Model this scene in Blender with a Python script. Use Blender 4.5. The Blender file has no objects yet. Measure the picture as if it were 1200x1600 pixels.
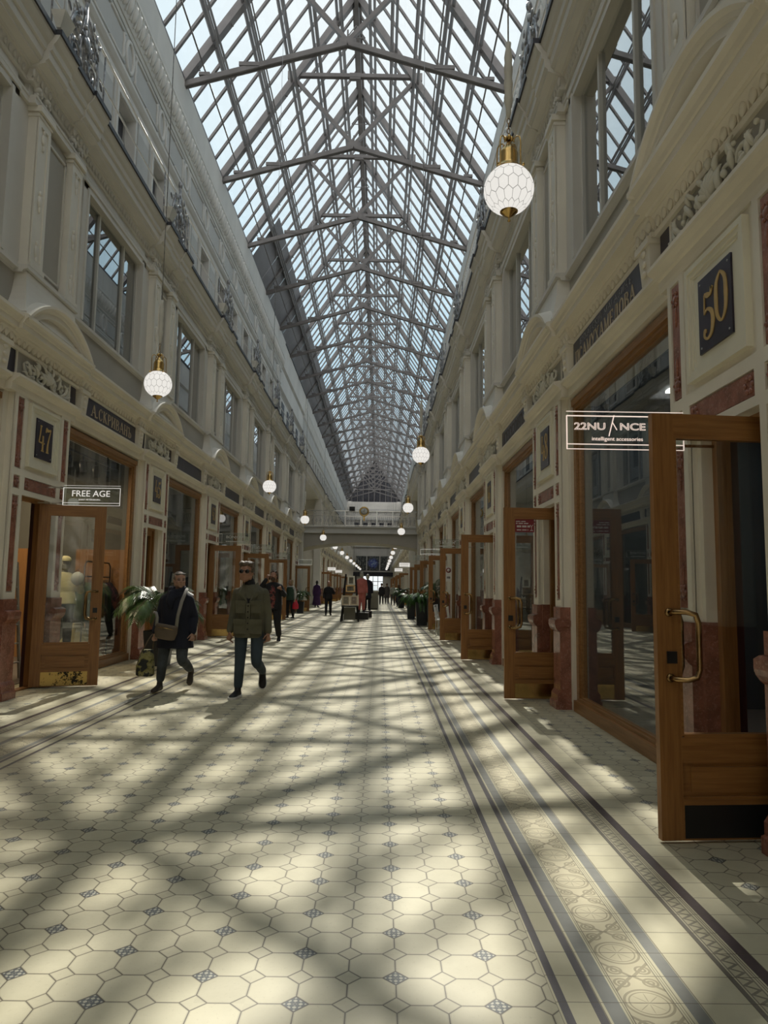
import bpy, bmesh, math, random
from math import sin, cos, pi, sqrt, atan2, radians
from mathutils import Vector, Matrix
random.seed(7)
C = bpy.context.scene.collection
CX = -1.2                 # centre line of the arcade
SKY_ST = 1.0; SUN_ST = 5.5
P = 5.03                  # bay length
Y0 = 4.66                 # first pier on the right

# ------------------------------------------------------------------ mesh builder
class MB:
    def __init__(s, M=None):
        s.v = []; s.f = []; s.m = []; s.sm = []
        s.M = M or Matrix.Identity(4)
    def add(s, vs, fs, m=0, smooth=False):
        o = len(s.v); M = s.M
        for p in vs:
            q = M @ Vector(p); s.v.append((q.x, q.y, q.z))
        for f in fs:
            s.f.append([o + i for i in f]); s.m.append(m); s.sm.append(smooth)
    def box(s, x0, x1, y0, y1, z0, z1, m=0):
        s.add([(x0,y0,z0),(x1,y0,z0),(x1,y1,z0),(x0,y1,z0),(x0,y0,z1),(x1,y0,z1),(x1,y1,z1),(x0,y1,z1)],
              [(0,3,2,1),(4,5,6,7),(0,1,5,4),(1,2,6,5),(2,3,7,6),(3,0,4,7)], m)
    def cbox(s, c, sx, sy, sz, m=0):
        s.box(c[0]-sx/2, c[0]+sx/2, c[1]-sy/2, c[1]+sy/2, c[2]-sz/2, c[2]+sz/2, m)
    def bar(s, a, b, w, h, m=0, up=(0,0,1)):
        a = Vector(a); b = Vector(b); d = (b-a).normalized(); up = Vector(up)
        r = d.cross(up)
        if r.length < 1e-5: r = d.cross(Vector((1,0,0)))
        r.normalize(); u = r.cross(d).normalized()
        vs = []
        for p in (a, b):
            for i, j in ((-1,-1),(1,-1),(1,1),(-1,1)):
                vs.append(p + r*(i*w/2) + u*(j*h/2))
        s.add(vs, [(0,1,2,3),(7,6,5,4),(0,4,5,1),(1,5,6,2),(2,6,7,3),(3,7,4,0)], m)
    def tube(s, pts, r, n=8, m=0, smooth=True, cap=True, flat=None):
        """round tube through pts; r a number or list; flat = (vector, ratio) squashes the section along that vector"""
        pts = [Vector(p) for p in pts]; k = len(pts)
        if not isinstance(r, (list, tuple)): r = [r]*k
        vs = []; prev = None
        for i, p in enumerate(pts):
            t = (pts[min(i+1,k-1)] - pts[max(i-1,0)])
            if t.length < 1e-9: t = Vector((0,0,1))
            t.normalize()
            if prev is None:
                a = t.orthogonal().normalized()
            else:
                a = prev - t*prev.dot(t)
                a = a.normalized() if a.length > 1e-6 else t.orthogonal().normalized()
            prev = a; b = t.cross(a)
            for j in range(n):
                th = 2*pi*j/n
                o = (a*cos(th) + b*sin(th))*r[i]
                if flat:
                    fv = Vector(flat[0]); o = o - fv*(o.dot(fv)*(1-flat[1]))
                vs.append(p + o)
        fs = []
        for i in range(k-1):
            for j in range(n):
                fs.append((i*n+j, i*n+(j+1)%n, (i+1)*n+(j+1)%n, (i+1)*n+j))
        if cap:
            fs.append(tuple(range(n))[::-1]); fs.append(tuple((k-1)*n+j for j in range(n)))
        s.add(vs, fs, m, smooth)
    def lathe(s, prof, c=(0,0,0), n=24, m=0, smooth=True, axis='Z'):
        vs = []; k = len(prof)
        for r, z in prof:
            for j in range(n):
                th = 2*pi*j/n
                q = (r*cos(th), r*sin(th), z)
                if axis == 'X': q = (z, r*cos(th), r*sin(th))
                if axis == 'Y': q = (r*cos(th), z, r*sin(th))
                vs.append((c[0]+q[0], c[1]+q[1], c[2]+q[2]))
        fs = []
        for i in range(k-1):
            for j in range(n):
                fs.append((i*n+j, i*n+(j+1)%n, (i+1)*n+(j+1)%n, (i+1)*n+j))
        if prof[0][0] > 1e-6: fs.append(tuple(range(n))[::-1])
        if prof[-1][0] > 1e-6: fs.append(tuple((k-1)*n+j for j in range(n)))
        s.add(vs, fs, m, smooth)
    def ell(s, c, rx, ry, rz, n=12, k=8, m=0, rot=None):
        vs = []; c = Vector(c)
        for i in range(k+1):
            ph = pi*i/k
            for j in range(n):
                th = 2*pi*j/n
                q = Vector((rx*sin(ph)*cos(th), ry*sin(ph)*sin(th), rz*cos(ph)))
                if rot: q = rot @ q
                vs.append(c+q)
        fs = []
        for i in range(k):
            for j in range(n):
                fs.append((i*n+j, (i+1)*n+j, (i+1)*n+(j+1)%n, i*n+(j+1)%n))
        s.add(vs, fs, m, True)
    def loft(s, rings, m=0, smooth=True, cap=True):
        n = len(rings[0]); vs = [p for r in rings for p in r]; fs = []
        for i in range(len(rings)-1):
            for j in range(n):
                fs.append((i*n+j, i*n+(j+1)%n, (i+1)*n+(j+1)%n, (i+1)*n+j))
        if cap:
            fs.append(tuple(range(n))[::-1]); fs.append(tuple((len(rings)-1)*n+j for j in range(n)))
        s.add(vs, fs, m, smooth)
    def mould(s, prof, y0, y1, m=0, off=0.0):
        """closed (depth, z) profile run along y"""
        k = len(prof); vs = [(d+off, y, z) for y in (y0, y1) for d, z in prof]
        fs = [(i, (i+1)%k, k+(i+1)%k, k+i) for i in range(k)]
        fs += [tuple(range(k))[::-1], tuple(range(k, 2*k))]
        s.add(vs, fs, m)
    def frame(s, x0, x1, y0, y1, z0, z1, w, m=0, wb=None, wt=None):
        """rectangular frame in the y-z plane"""
        wb = w if wb is None else wb; wt = w if wt is None else wt
        s.box(x0,x1,y0,y0+w,z0,z1,m); s.box(x0,x1,y1-w,y1,z0,z1,m)
        s.box(x0,x1,y0+w,y1-w,z0,z0+wb,m); s.box(x0,x1,y0+w,y1-w,z1-wt,z1,m)
    def mesh(s, name, mats, fix=True):
        me = bpy.data.meshes.new(name); me.from_pydata(s.v, [], s.f)
        for mt in mats: me.materials.append(mt)
        me.polygons.foreach_set('material_index', s.m); me.polygons.foreach_set('use_smooth', s.sm)
        if fix:
            bm = bmesh.new(); bm.from_mesh(me); bmesh.ops.recalc_face_normals(bm, faces=bm.faces); bm.to_mesh(me); bm.free()
        me.update(); return me
    def build(s, name, mats, parent=None, fix=True, loc=None):
        if not isinstance(mats, (list, tuple)): mats = [mats]
        return link(name, s.mesh(name, mats, fix), parent, loc)

def link(name, me, parent=None, loc=None):
    o = bpy.data.objects.new(name, me); C.objects.link(o)
    if parent is not None: o.parent = parent
    if loc is not None: o.location = loc
    return o
def tag(o, label=None, cat=None, group=None, kind=None):
    if label: o['label'] = label
    if cat: o['category'] = cat
    if group: o['group'] = group
    if kind: o['kind'] = kind
    return o
def thing(name, label, cat, loc=(0,0,0), rz=0, group=None):
    o = bpy.data.objects.new(name, None); C.objects.link(o); o.empty_display_size = .1
    o.location = loc; o.rotation_euler = (0,0,rz)
    return tag(o, label, cat, group)
def struct(name):
    o = bpy.data.objects.new(name, None); C.objects.link(o); o.empty_display_size = .1
    o['kind'] = 'structure'; return o
def copy_tree(o, parent=None):
    c = o.copy(); C.objects.link(c)
    if parent is not None: c.parent = parent
    for ch in list(o.children): copy_tree(ch, c)
    return c
ORD = ['nearest','second nearest','third nearest','fourth nearest','fifth nearest','sixth nearest','seventh nearest','eighth nearest','ninth nearest','tenth nearest',
       'eleventh nearest','twelfth nearest','thirteenth nearest','fourteenth nearest','fifteenth nearest','sixteenth nearest','seventeenth nearest','eighteenth nearest','nineteenth nearest','twentieth nearest','twenty-first nearest','twenty-second nearest']

# ------------------------------------------------------------------ node helpers
class NT:
    def __init__(s, nt): s.nt = nt; s.N = nt.nodes; s.L = nt.links
    def new(s, t, **k):
        n = s.N.new(t)
        for a, b in k.items(): setattr(n, a, b)
        return n
    def sock(s, v, inp):
        if isinstance(v, bpy.types.NodeSocket): s.L.new(v, inp)
        else: inp.default_value = v
    def m(s, op, a, b=None, c=None):
        n = s.N.new('ShaderNodeMath'); n.operation = op
        for i, x in enumerate((a, b, c)):
            if x is not None: s.sock(x, n.inputs[i])
        return n.outputs[0]
    def add(s,a,b): return s.m('ADD',a,b)
    def sub(s,a,b): return s.m('SUBTRACT',a,b)
    def mul(s,a,b): return s.m('MULTIPLY',a,b)
    def lt(s,a,b): return s.m('LESS_THAN',a,b)
    def gt(s,a,b): return s.m('GREATER_THAN',a,b)
    def ab(s,a): return s.m('ABSOLUTE',a)
    def mx(s,a,b): return s.m('MAXIMUM',a,b)
    def mn(s,a,b): return s.m('MINIMUM',a,b)
    def band(s, x, a, b): return s.mul(s.gt(x,a), s.lt(x,b))
    def line(s, x, a, w): return s.lt(s.ab(s.sub(x,a)), w)
    def mix(s, f, a, b, mode='MIX'):
        n = s.N.new('ShaderNodeMix'); n.data_type = 'RGBA'; n.blend_type = mode
        s.sock(f, n.inputs[0]); s.sock(a, n.inputs[6]); s.sock(b, n.inputs[7])
        return n.outputs[2]
    def noise(s, scale, detail=3, vec=None, rough=.5):
        n = s.N.new('ShaderNodeTexNoise'); n.inputs['Scale'].default_value = scale; n.inputs['Detail'].default_value = detail
        n.inputs['Roughness'].default_value = rough
        if vec is not None: s.L.new(vec, n.inputs['Vector'])
        return n.outputs['Fac']
    def coord(s): return s.new('ShaderNodeTexCoord').outputs['Object']
    def geo(s): return s.new('ShaderNodeNewGeometry').outputs['Position']
    def scale(s, v, sc):
        n = s.new('ShaderNodeMapping'); s.L.new(v, n.inputs[0]); n.inputs['Scale'].default_value = sc; return n.outputs[0]
    def ramp(s, f, stops):
        n = s.new('ShaderNodeValToRGB'); e = n.color_ramp.elements
        while len(e) < len(stops): e.new(.5)
        for i, (p, c) in enumerate(stops): e[i].position = p; e[i].color = c if len(c) == 4 else (*c, 1)
        s.L.new(f, n.inputs[0]); return n.outputs[0]
    def bump(s, h, st=.3, dist=.01):
        n = s.new('ShaderNodeBump'); n.inputs['Strength'].default_value = st; n.inputs['Distance'].default_value = dist
        s.L.new(h, n.inputs['Height']); return n.outputs[0]

def lin(*c):
    """sRGB 0-255 to linear"""
    o = []
    for x in c:
        x /= 255.0; o.append(x/12.92 if x <= .04045 else ((x+.055)/1.055)**2.4)
    return (*o, 1)
def newmat(name):
    m = bpy.data.materials.new(name); m.use_nodes = True
    t = NT(m.node_tree); b = m.node_tree.nodes['Principled BSDF']
    return m, t, b
def basic(name, col, rough=.6, metal=0.0, var=.06, vs=3.0, bump=0.0, bs=40.0, spec=None, coat=0):
    m, t, b = newmat(name)
    co = t.coord()
    if var:
        n = t.noise(vs, 4, co)
        dark = tuple(x*(1-var*2) for x in col[:3])+(1,); lite = tuple(min(1,x*(1+var)) for x in col[:3])+(1,)
        t.L.new(t.ramp(n, [(.3,dark),(.7,lite)]), b.inputs['Base Color'])
    else: b.inputs['Base Color'].default_value = col
    b.inputs['Roughness'].default_value = rough; b.inputs['Metallic'].default_value = metal
    if spec is not None: b.inputs['Specular IOR Level'].default_value = spec
    if coat: b.inputs['Coat Weight'].default_value = coat
    if bump: t.L.new(t.bump(t.noise(bs, 4, co), bump, .01), b.inputs['Normal'])
    return m
def wood(name, c1, c2, rough=.4, axis=2):
    m, t, b = newmat(name); co = t.coord()
    sc = [22, 22, 22]; sc[axis] = 1.2
    n = t.noise(2.0, 5, t.scale(co, sc), .6)
    t.L.new(t.ramp(n, [(.3,c1),(.7,c2)]), b.inputs['Base Color'])
    b.inputs['Roughness'].default_value = rough
    t.L.new(t.bump(n, .12, .004), b.inputs['Normal'])
    return m
def emis(name, col, st):
    m = bpy.data.materials.new(name); m.use_nodes = True; t = NT(m.node_tree); t.N.clear()
    e = t.new('ShaderNodeEmission'); e.inputs[0].default_value = col; e.inputs[1].default_value = st
    o = t.new('ShaderNodeOutputMaterial'); t.L.new(e.outputs[0], o.inputs[0]); return m
def glass(name, tint=(1,1,1,1), ior=1.5, rough=0.0, gloss=1.0, dirt=0.0, dirtcol=(.7,.7,.65,1)):
    """thin pane: mirror reflection by Fresnel over plain transparency, with a little dust"""
    m = bpy.data.materials.new(name); m.use_nodes = True; t = NT(m.node_tree); t.N.clear()
    fr = t.new('ShaderNodeFresnel'); fr.inputs[0].default_value = ior
    geo = t.new('ShaderNodeNewGeometry')
    tr = t.new('ShaderNodeBsdfTransparent'); tr.inputs[0].default_value = tint
    gl = t.new('ShaderNodeBsdfGlossy'); gl.inputs['Roughness'].default_value = rough
    nrm = t.new('ShaderNodeVectorMath', operation='SCALE')
    # same Fresnel value from both sides of the pane
    lw = t.new('ShaderNodeLayerWeight'); lw.inputs[0].default_value = .5
    f = t.m('POWER', lw.outputs['Facing'], 4.0)
    f = t.add(t.mul(f, .9*gloss), .055*gloss)
    f = t.mn(f, .95)
    mx = t.new('ShaderNodeMixShader'); t.L.new(f, mx.inputs[0]); t.L.new(tr.outputs[0], mx.inputs[1]); t.L.new(gl.outputs[0], mx.inputs[2])
    out = mx.outputs[0]
    if dirt:
        df = t.new('ShaderNodeBsdfTranslucent'); df.inputs[0].default_value = dirtcol
        n = t.noise(.9, 6, t.geo(), .65)
        d = t.mul(t.m('POWER', n, 2.0), dirt*3)
        m2 = t.new('ShaderNodeMixShader'); t.L.new(d, m2.inputs[0]); t.L.new(out, m2.inputs[1]); t.L.new(df.outputs[0], m2.inputs[2]); out = m2.outputs[0]
    t.N.remove(nrm); t.N.remove(fr); t.N.remove(geo)
    o = t.new('ShaderNodeOutputMaterial'); t.L.new(out, o.inputs[0]); return m
def marble(name, base, dark, vein):
    m, t, b = newmat(name); co = t.coord()
    n1 = t.noise(7, 6, co, .6); n2 = t.noise(38, 5, co, .7)
    c = t.ramp(n1, [(.3,dark),(.65,base)])
    c = t.mix(t.mul(t.gt(n2,.58),.55), c, vein)
    n3 = t.noise(70, 3, co); c = t.mix(t.mul(t.gt(n3,.6),.4), c, dark)
    t.L.new(c, b.inputs['Base Color']); b.inputs['Roughness'].default_value = .22
    return m

M = {}
M['cream']   = basic('cream_paint', (.80,.75,.655,1), .6, var=.05, vs=1.2, bump=.05, bs=60)
M['cream2']  = basic('pale_cream_paint', (.78,.745,.67,1), .6, var=.05, vs=1.0, bump=.05, bs=60)
M['stone']   = basic('grey_cream_paint', (.69,.665,.615,1), .65, var=.05, vs=.8)
M['grey']    = basic('grey_field_paint', (.42,.395,.345,1), .7, var=.05, vs=.8)
M['attic']   = basic('pale_grey_paint', (.62,.61,.575,1), .7, var=.05, vs=.7)
M['attic2']  = basic('mid_grey_paint', (.47,.465,.44,1), .7, var=.05, vs=.7)
M['stucco']  = basic('white_stucco', (.66,.63,.54,1), .6, var=.05, bump=.1, bs=50)
M['frame']   = basic('plaque_cream', (.78,.745,.62,1), .45, var=.03)
M['navy']    = basic('navy_plate', (.028,.020,.040,1), .32, var=.25, vs=5)
M['gold']    = basic('gold_paint', (.60,.41,.15,1), .38, metal=.2, var=.1, vs=8)
M['oldgold'] = basic('dull_gold_paint', (.56,.46,.32,1), .5, metal=.0, var=.1, vs=8)
M['brass']   = basic('brass', (.62,.42,.16,1), .22, metal=1, var=.12, vs=9)
M['bronze']  = basic('bronze', (.34,.22,.10,1), .25, metal=1, var=.2, vs=12)
M['black']   = basic('black_plastic', (.012,.012,.013,1), .4, var=.1)
M['iron']    = basic('grey_iron', (.34,.34,.35,1), .32, metal=.5, var=.3, vs=14)
M['zinc']    = basic('dark_zinc', (.045,.045,.055,1), .45, metal=.3, var=.2)
M['steel']   = basic('roof_steel_paint', (.165,.155,.152,1), .5, var=.12, vs=2)
M['panelgrey'] = basic('grey_roof_sheet', (.20,.20,.215,1), .5, var=.1, vs=.5)
M['chrome']  = basic('chrome', (.75,.75,.75,1), .12, metal=1, var=0)
M['oak']     = wood('oak_wood', (.21,.092,.027,1), (.35,.165,.052,1), .38)
M['oakh']    = wood('oak_wood_flat', (.21,.092,.027,1), (.35,.165,.052,1), .38, 0)
M['oaky']    = wood('oak_wood_long', (.22,.105,.034,1), (.36,.185,.07,1), .4, 1)
M['darkwood']= wood('dark_wood', (.035,.010,.012,1), (.07,.02,.02,1), .4)
M['marble']  = marble('pink_marble', (.35,.145,.10,1), (.18,.07,.048,1), (.44,.235,.18,1))
M['glass']   = glass('shop_glass', (.945,.955,.955,1), gloss=.8)
M['upglass'] = glass('upper_glass', (.6,.66,.68,1), gloss=2.2)
M['signglass'] = glass('sign_glass', (.88,.92,.91,1), gloss=.8)
M['roofglass'] = glass('roof_glass', (.95,.962,.965,1), gloss=.25, dirt=.03)
M['lampglass'] = None
M['white']   = basic('white_paint', (.75,.75,.73,1), .4, var=.03)
M['ivory']   = basic('ivory_cloth', (.66,.64,.58,1), .8, var=.1)
M['signlight'] = emis('lit_engraving', (1.0,.80,.68,1), .95)
M['signlight2'] = emis('lit_engraving_white', (1.0,.95,.87,1), .75)
M['downlight'] = emis('downlight', (1.0,.95,.88,1), 9)
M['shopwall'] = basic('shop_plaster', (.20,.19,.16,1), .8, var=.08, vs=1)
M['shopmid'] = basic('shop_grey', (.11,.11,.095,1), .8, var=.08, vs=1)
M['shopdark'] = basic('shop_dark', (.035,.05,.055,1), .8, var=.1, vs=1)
M['shopfloor'] = basic('shop_floor', (.12,.10,.08,1), .4, var=.1, vs=1)
M['orange']  = wood('orange_veneer', (.25,.12,.042,1), (.31,.155,.055,1), .5)
M['curtain'] = basic('window_curtain', (.26,.275,.27,1), .9, var=.05)
M['red']     = basic('red_print', (.21,.02,.03,1), .4, var=.05)
M['outwhite']= basic('print_white', (.7,.7,.68,1), .5, var=0)

def lamp_mat():
    """opal glass lit from inside with a thin honeycomb wire drawing"""
    m = bpy.data.materials.new('opal_globe'); m.use_nodes = True; t = NT(m.node_tree); t.N.clear()
    co = t.coord(); sp = t.new('ShaderNodeSeparateXYZ'); t.L.new(co, sp.inputs[0])
    x, y, z = sp.outputs
    ang = t.m('ARCTAN2', y, x)
    NCOL = 16
    u = t.mul(ang, NCOL/(2*pi))
    r = t.m('SQRT', t.add(t.mul(x,x), t.mul(y,y)))
    lat = t.m('ARCTAN2', z, r)
    v = t.mul(lat, 1.0/.47)
    def tri(a):                                    # 0 at integers, .5 at half integers
        return t.ab(t.sub(a, t.m('ROUND', a)))
    row = t.m('FLOOR', v); fv = t.sub(v, row)
    par = t.m('MODULO', t.ab(row), 2.0)
    uu = t.add(u, t.mul(par, .5))
    du = tri(uu)                                   # distance to a vertical wire of this row
    wv = t.mul(t.lt(du, .026), t.gt(fv, .32))
    # zig-zag between rows
    zz = t.sub(fv, t.mul(t.sub(.5, du), .64))
    wz = t.mul(t.lt(t.ab(zz), .032), t.lt(fv, .36))
    w = t.mx(wv, wz)
    e = t.new('ShaderNodeEmission')
    lw = t.new('ShaderNodeLayerWeight'); lw.inputs[0].default_value = .35
    c = t.mix(w, (1,.965,.90,1), (.30,.29,.27,1))
    t.L.new(c, e.inputs[0]); e.inputs[1].default_value = .88
    g = t.new('ShaderNodeBsdfGlossy'); g.inputs['Roughness'].default_value = .15
    mx = t.new('ShaderNodeMixShader'); mx.inputs[0].default_value = .06
    t.L.new(e.outputs[0], mx.inputs[1]); t.L.new(g.outputs[0], mx.inputs[2])
    o = t.new('ShaderNodeOutputMaterial'); t.L.new(mx.outputs[0], o.inputs[0])
    return m
M['lampglass'] = lamp_mat()

def floor_mat():
    m, t, b = newmat('encaustic_tiles')
    geo = t.geo(); sp = t.new('ShaderNodeSeparateXYZ'); t.L.new(geo, sp.inputs[0]); x, y = sp.outputs[0], sp.outputs[1]
    px, py = .1785, .1745
    u = t.m('DIVIDE', t.add(x, .99), px); v = t.m('DIVIDE', t.sub(y, 2.668), py)
    iu = t.m('ROUND', u); iv = t.m('ROUND', v)
    fu = t.sub(u, iu); fv = t.sub(v, iv); au = t.ab(fu); av = t.ab(fv)
    dsum = t.add(au, av); R = .275
    dia = t.lt(dsum, R)
    g1 = t.lt(t.ab(t.sub(dsum, R)), .021)
    g2 = t.mul(t.lt(t.mn(au, av), .015), t.gt(dsum, R))
    grout = t.mx(g1, g2)
    # patterned squares: every second one in both directions
    a = t.m('FLOORED_MODULO', t.add(iu, t.mul(t.m('FLOORED_MODULO', iv, 2.0), 2.0)), 4.0)
    pat = t.mul(dia, t.lt(a, .5))
    s1 = t.m('DIVIDE', t.add(fu, fv), R); s2 = t.m('DIVIDE', t.sub(fu, fv), R)
    fl = t.sub(t.mul(t.m('COSINE', t.mul(s1, 7.6)), t.m('COSINE', t.mul(s2, 7.6))), t.mul(t.lt(t.add(t.mul(s1,s1),t.mul(s2,s2)), .03), 1.5))
    flower = t.mul(t.gt(fl, .12), t.lt(t.mx(t.ab(s1), t.ab(s2)), .86))
    patc = t.mix(flower, lin(84,90,92), lin(182,180,164))
    # tile id tint
    wn = t.new('ShaderNodeTexWhiteNoise', noise_dimensions='2D'); cv = t.new('ShaderNodeCombineXYZ')
    t.L.new(t.m('FLOOR', u), cv.inputs[0]); t.L.new(t.m('FLOOR', v), cv.inputs[1]); t.L.new(cv.outputs[0], wn.inputs['Vector'])
    n1 = t.noise(2.2, 5, geo); n2 = t.noise(60, 4, geo, .7)
    base = t.ramp(n1, [(.3, lin(188,182,154)), (.7, lin(205,199,172))])
    tint = t.add(t.mul(wn.outputs['Value'], .14), .90)
    tv = t.new('ShaderNodeVectorMath', operation='SCALE'); t.L.new(base, tv.inputs[0]); t.L.new(tint, tv.inputs['Scale'])
    tile = tv.outputs[0]
    crack = t.mul(t.gt(n2, .62), .16)
    tile = t.mix(crack, tile, lin(140,130,100))
    plain_d = t.mix(t.mul(dia,.5), tile, lin(186,180,154))
    edge = t.mx(t.mul(t.lt(t.ab(t.sub(dsum, R)), .05), .16), t.mul(t.mul(t.lt(t.mn(au, av), .04), t.gt(dsum, R)), .16)); plain_d = t.mix(edge, plain_d, lin(120,112,88))
    col = t.mix(pat, plain_d, patc)
    col = t.mix(t.mul(grout, .85), col, lin(78,70,58))
    # ---- border strips, mirrored about the floor's centre line
    xo = t.ab(t.add(x, 1.135))
    def X(a): return a + 1.135
    cream = t.ramp(n1, [(.3, lin(194,188,158)), (.7, lin(210,204,176))])
    bc = cream
    slate = t.mix(t.noise(9, 3, geo), lin(74,71,76), lin(98,95,99)); blue = t.mix(t.noise(12, 3, geo), lin(118,120,116), lin(142,143,136))
    bc = t.mix(t.band(xo, X(.655), X(.687)), bc, slate)
    bc = t.mix(t.band(xo, X(.770), X(.801)), bc, slate)
    bc = t.mix(t.band(xo, X(.815), X(.872)), bc, blue)
    bc = t.mix(t.line(xo, X(.881), .002), bc, lin(140,135,110))
    bc = t.mix(t.band(xo, X(1.104), X(1.157)), bc, blue)
    bc = t.mix(t.line(xo, X(1.09), .002), bc, lin(140,135,110)); bc = t.mix(t.line(xo, X(1.08), .0015), bc, lin(140,135,110))
    # medallion tiles
    da = t.m('DIVIDE', t.sub(xo, X(.980)), .088)
    db0 = t.m('DIVIDE', t.sub(y, 3.402), .352); db = t.mul(t.sub(db0, t.m('ROUND', db0)), 4.0)    # -2..2, 0 at medallion centre
    rr = t.m('SQRT', t.add(t.mul(da,da), t.mul(db,db)))
    th = t.m('ARCTAN2', db, da)
    ring = t.mx(t.lt(t.ab(t.sub(rr,.96)), .055), t.lt(t.ab(t.sub(rr,.78)), .03))
    star = t.mul(t.lt(rr,.74), t.lt(t.ab(t.m('SINE', t.mul(th, 4.0))), t.m('MULTIPLY_ADD', rr, -.55, .42)))
    star = t.mul(star, t.gt(rr, .08))
    ad = t.ab(da); dd = t.sub(2.0, t.ab(db))
    out = t.gt(rr, 1.02)
    dg = t.lt(t.ab(t.sub(t.add(ad, t.mul(dd,-.9)), .05)), .10)
    r2 = t.m('SQRT', t.add(t.m('POWER', t.sub(ad,.62), 2.0), t.m('POWER', t.sub(dd,.50), 2.0)))
    sw = t.mul(t.lt(t.ab(t.sub(r2,.30)), .055), 1.0); sw = t.mx(sw, t.lt(t.ab(t.sub(r2,.13)), .05))
    orn = t.mx(t.mx(ring, star), t.mul(out, t.mx(dg, sw)))
    med = t.mix(orn, lin(198,190,160), lin(156,148,122))
    bc = t.mix(t.band(xo, X(.889), X(1.07)), bc, med)
    # dark-grey line, zig-zag band, purple band
    bc = t.mix(t.band(xo, X(1.346), X(1.366)), bc, lin(112,108,98))
    zq = t.m('PINGPONG', y, .030); zt = t.m('DIVIDE', t.sub(xo, X(1.372)), .062); zl = t.m('DIVIDE', zq, .030)
    zig = t.lt(t.ab(t.sub(zt, t.add(t.mul(zl,.7), .15))), .16)
    zig = t.mx(zig, t.mx(t.lt(t.ab(t.sub(zt,.04)), .05), t.lt(t.ab(t.sub(zt,.97)), .05)))
    zc = t.mix(zig, lin(188,182,154), lin(132,127,112))
    bc = t.mix(t.band(xo, X(1.370), X(1.436)), bc, zc)
    bc = t.mix(t.mx(t.line(xo, X(1.446), .0025), t.line(xo, X(1.456), .0025)), bc, lin(128,122,106))
    bc = t.mix(t.band(xo, X(1.466), X(1.520)), bc, t.mix(t.noise(14,3,geo), lin(62,54,58), lin(88,78,80)))
    # joints
    j = None
    for q in (.645, .8035, .889, 1.07, 1.161, 1.346, 1.5205, 1.69):
        l = t.line(xo, X(q), .0022); j = l if j is None else t.mx(j, l)
    vy = t.m('DIVIDE', t.sub(y, 3.402), .1755); jy = t.lt(t.ab(t.sub(vy, t.m('ROUND', vy))), .013)
    j = t.mx(j, jy)
    bc = t.mix(t.mul(j, .75), bc, lin(80,72,60))
    bord = t.band(xo, X(.645), X(1.692))
    col = t.mix(bord, col, bc)
    dirt = t.mul(t.m('SMOOTH_MIN', t.mx(t.mul(t.sub(t.noise(.9, 7, geo, .75), .45), 2.2), 0.0), 1.0, .2), .30)
    col = t.mix(dirt, col, lin(110,100,78))
    t.L.new(col, b.inputs['Base Color'])
    b.inputs['Roughness'].default_value = .36; b.inputs['Specular IOR Level'].default_value = .5
    h = t.mx(t.mul(grout, t.sub(1.0, bord)), t.mul(j, bord))
    t.L.new(t.bump(t.sub(t.mul(n2, .25), h), .35, .004), b.inputs['Normal'])
    return m
M['floor'] = floor_mat()
# ------------------------------------------------------------------ camera, sky, sun
cam = bpy.data.cameras.new('camera'); cam.sensor_fit = 'HORIZONTAL'; cam.sensor_width = 36.0; cam.lens = 1115/1200*36.0
cam.clip_end = 500; cam.clip_start = .05
co = bpy.data.objects.new('camera', cam); C.objects.link(co)
pt, yw, rl = .103973, .004344, .014346
fw = Vector((sin(yw)*cos(pt), cos(yw)*cos(pt), sin(pt))); rt = Vector((cos(yw), -sin(yw), 0)); up = rt.cross(fw)
r2 = rt*cos(rl) + up*sin(rl); u2 = -rt*sin(rl) + up*cos(rl)
co.matrix_world = Matrix(((r2.x,u2.x,-fw.x,0),(r2.y,u2.y,-fw.y,0),(r2.z,u2.z,-fw.z,1.46),(0,0,0,1)))
S = bpy.context.scene; S.camera = co
S.view_settings.view_transform = 'Standard'; S.view_settings.look = 'None'; S.view_settings.gamma = 1.0
S.view_settings.exposure = 0.0; S.view_settings.use_curve_mapping = False
S.cycles.max_bounces = 12; S.cycles.transparent_max_bounces = 40; S.cycles.diffuse_bounces = 7; S.cycles.glossy_bounces = 4
S.cycles.caustics_reflective = False; S.cycles.caustics_refractive = False; S.cycles.sample_clamp_indirect = 6.0
S.cycles.use_denoising = True
W = bpy.data.worlds.new('sky'); S.world = W; W.use_nodes = True
t = NT(W.node_tree); t.N.clear()
SUN_EL = radians(48.7); SUN_AZ = radians(1.0)
tc = t.new('ShaderNodeTexCoord'); vd = t.new('ShaderNodeVectorMath', operation='DOT_PRODUCT'); t.L.new(tc.outputs['Generated'], vd.inputs[0])
vd.inputs[1].default_value = (sin(SUN_AZ)*cos(SUN_EL), cos(SUN_AZ)*cos(SUN_EL), sin(SUN_EL))
hz = t.noise(2.5, 5, tc.outputs['Generated'], .6)                      # thin haze in a clear spring sky, paler round the sun
gl = t.m('POWER', t.mx(vd.outputs['Value'], 0.0), 7.0)
skc = t.ramp(t.mn(t.add(gl, t.mul(t.sub(hz,.5), .35)), 1.0), [(0,(.50,.76,.94,1)),(.30,(.58,.83,.97,1)),(1,(1.0,1.05,1.06,1))])
sx = t.new('ShaderNodeSeparateXYZ'); t.L.new(tc.outputs['Generated'], sx.inputs[0])
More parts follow.
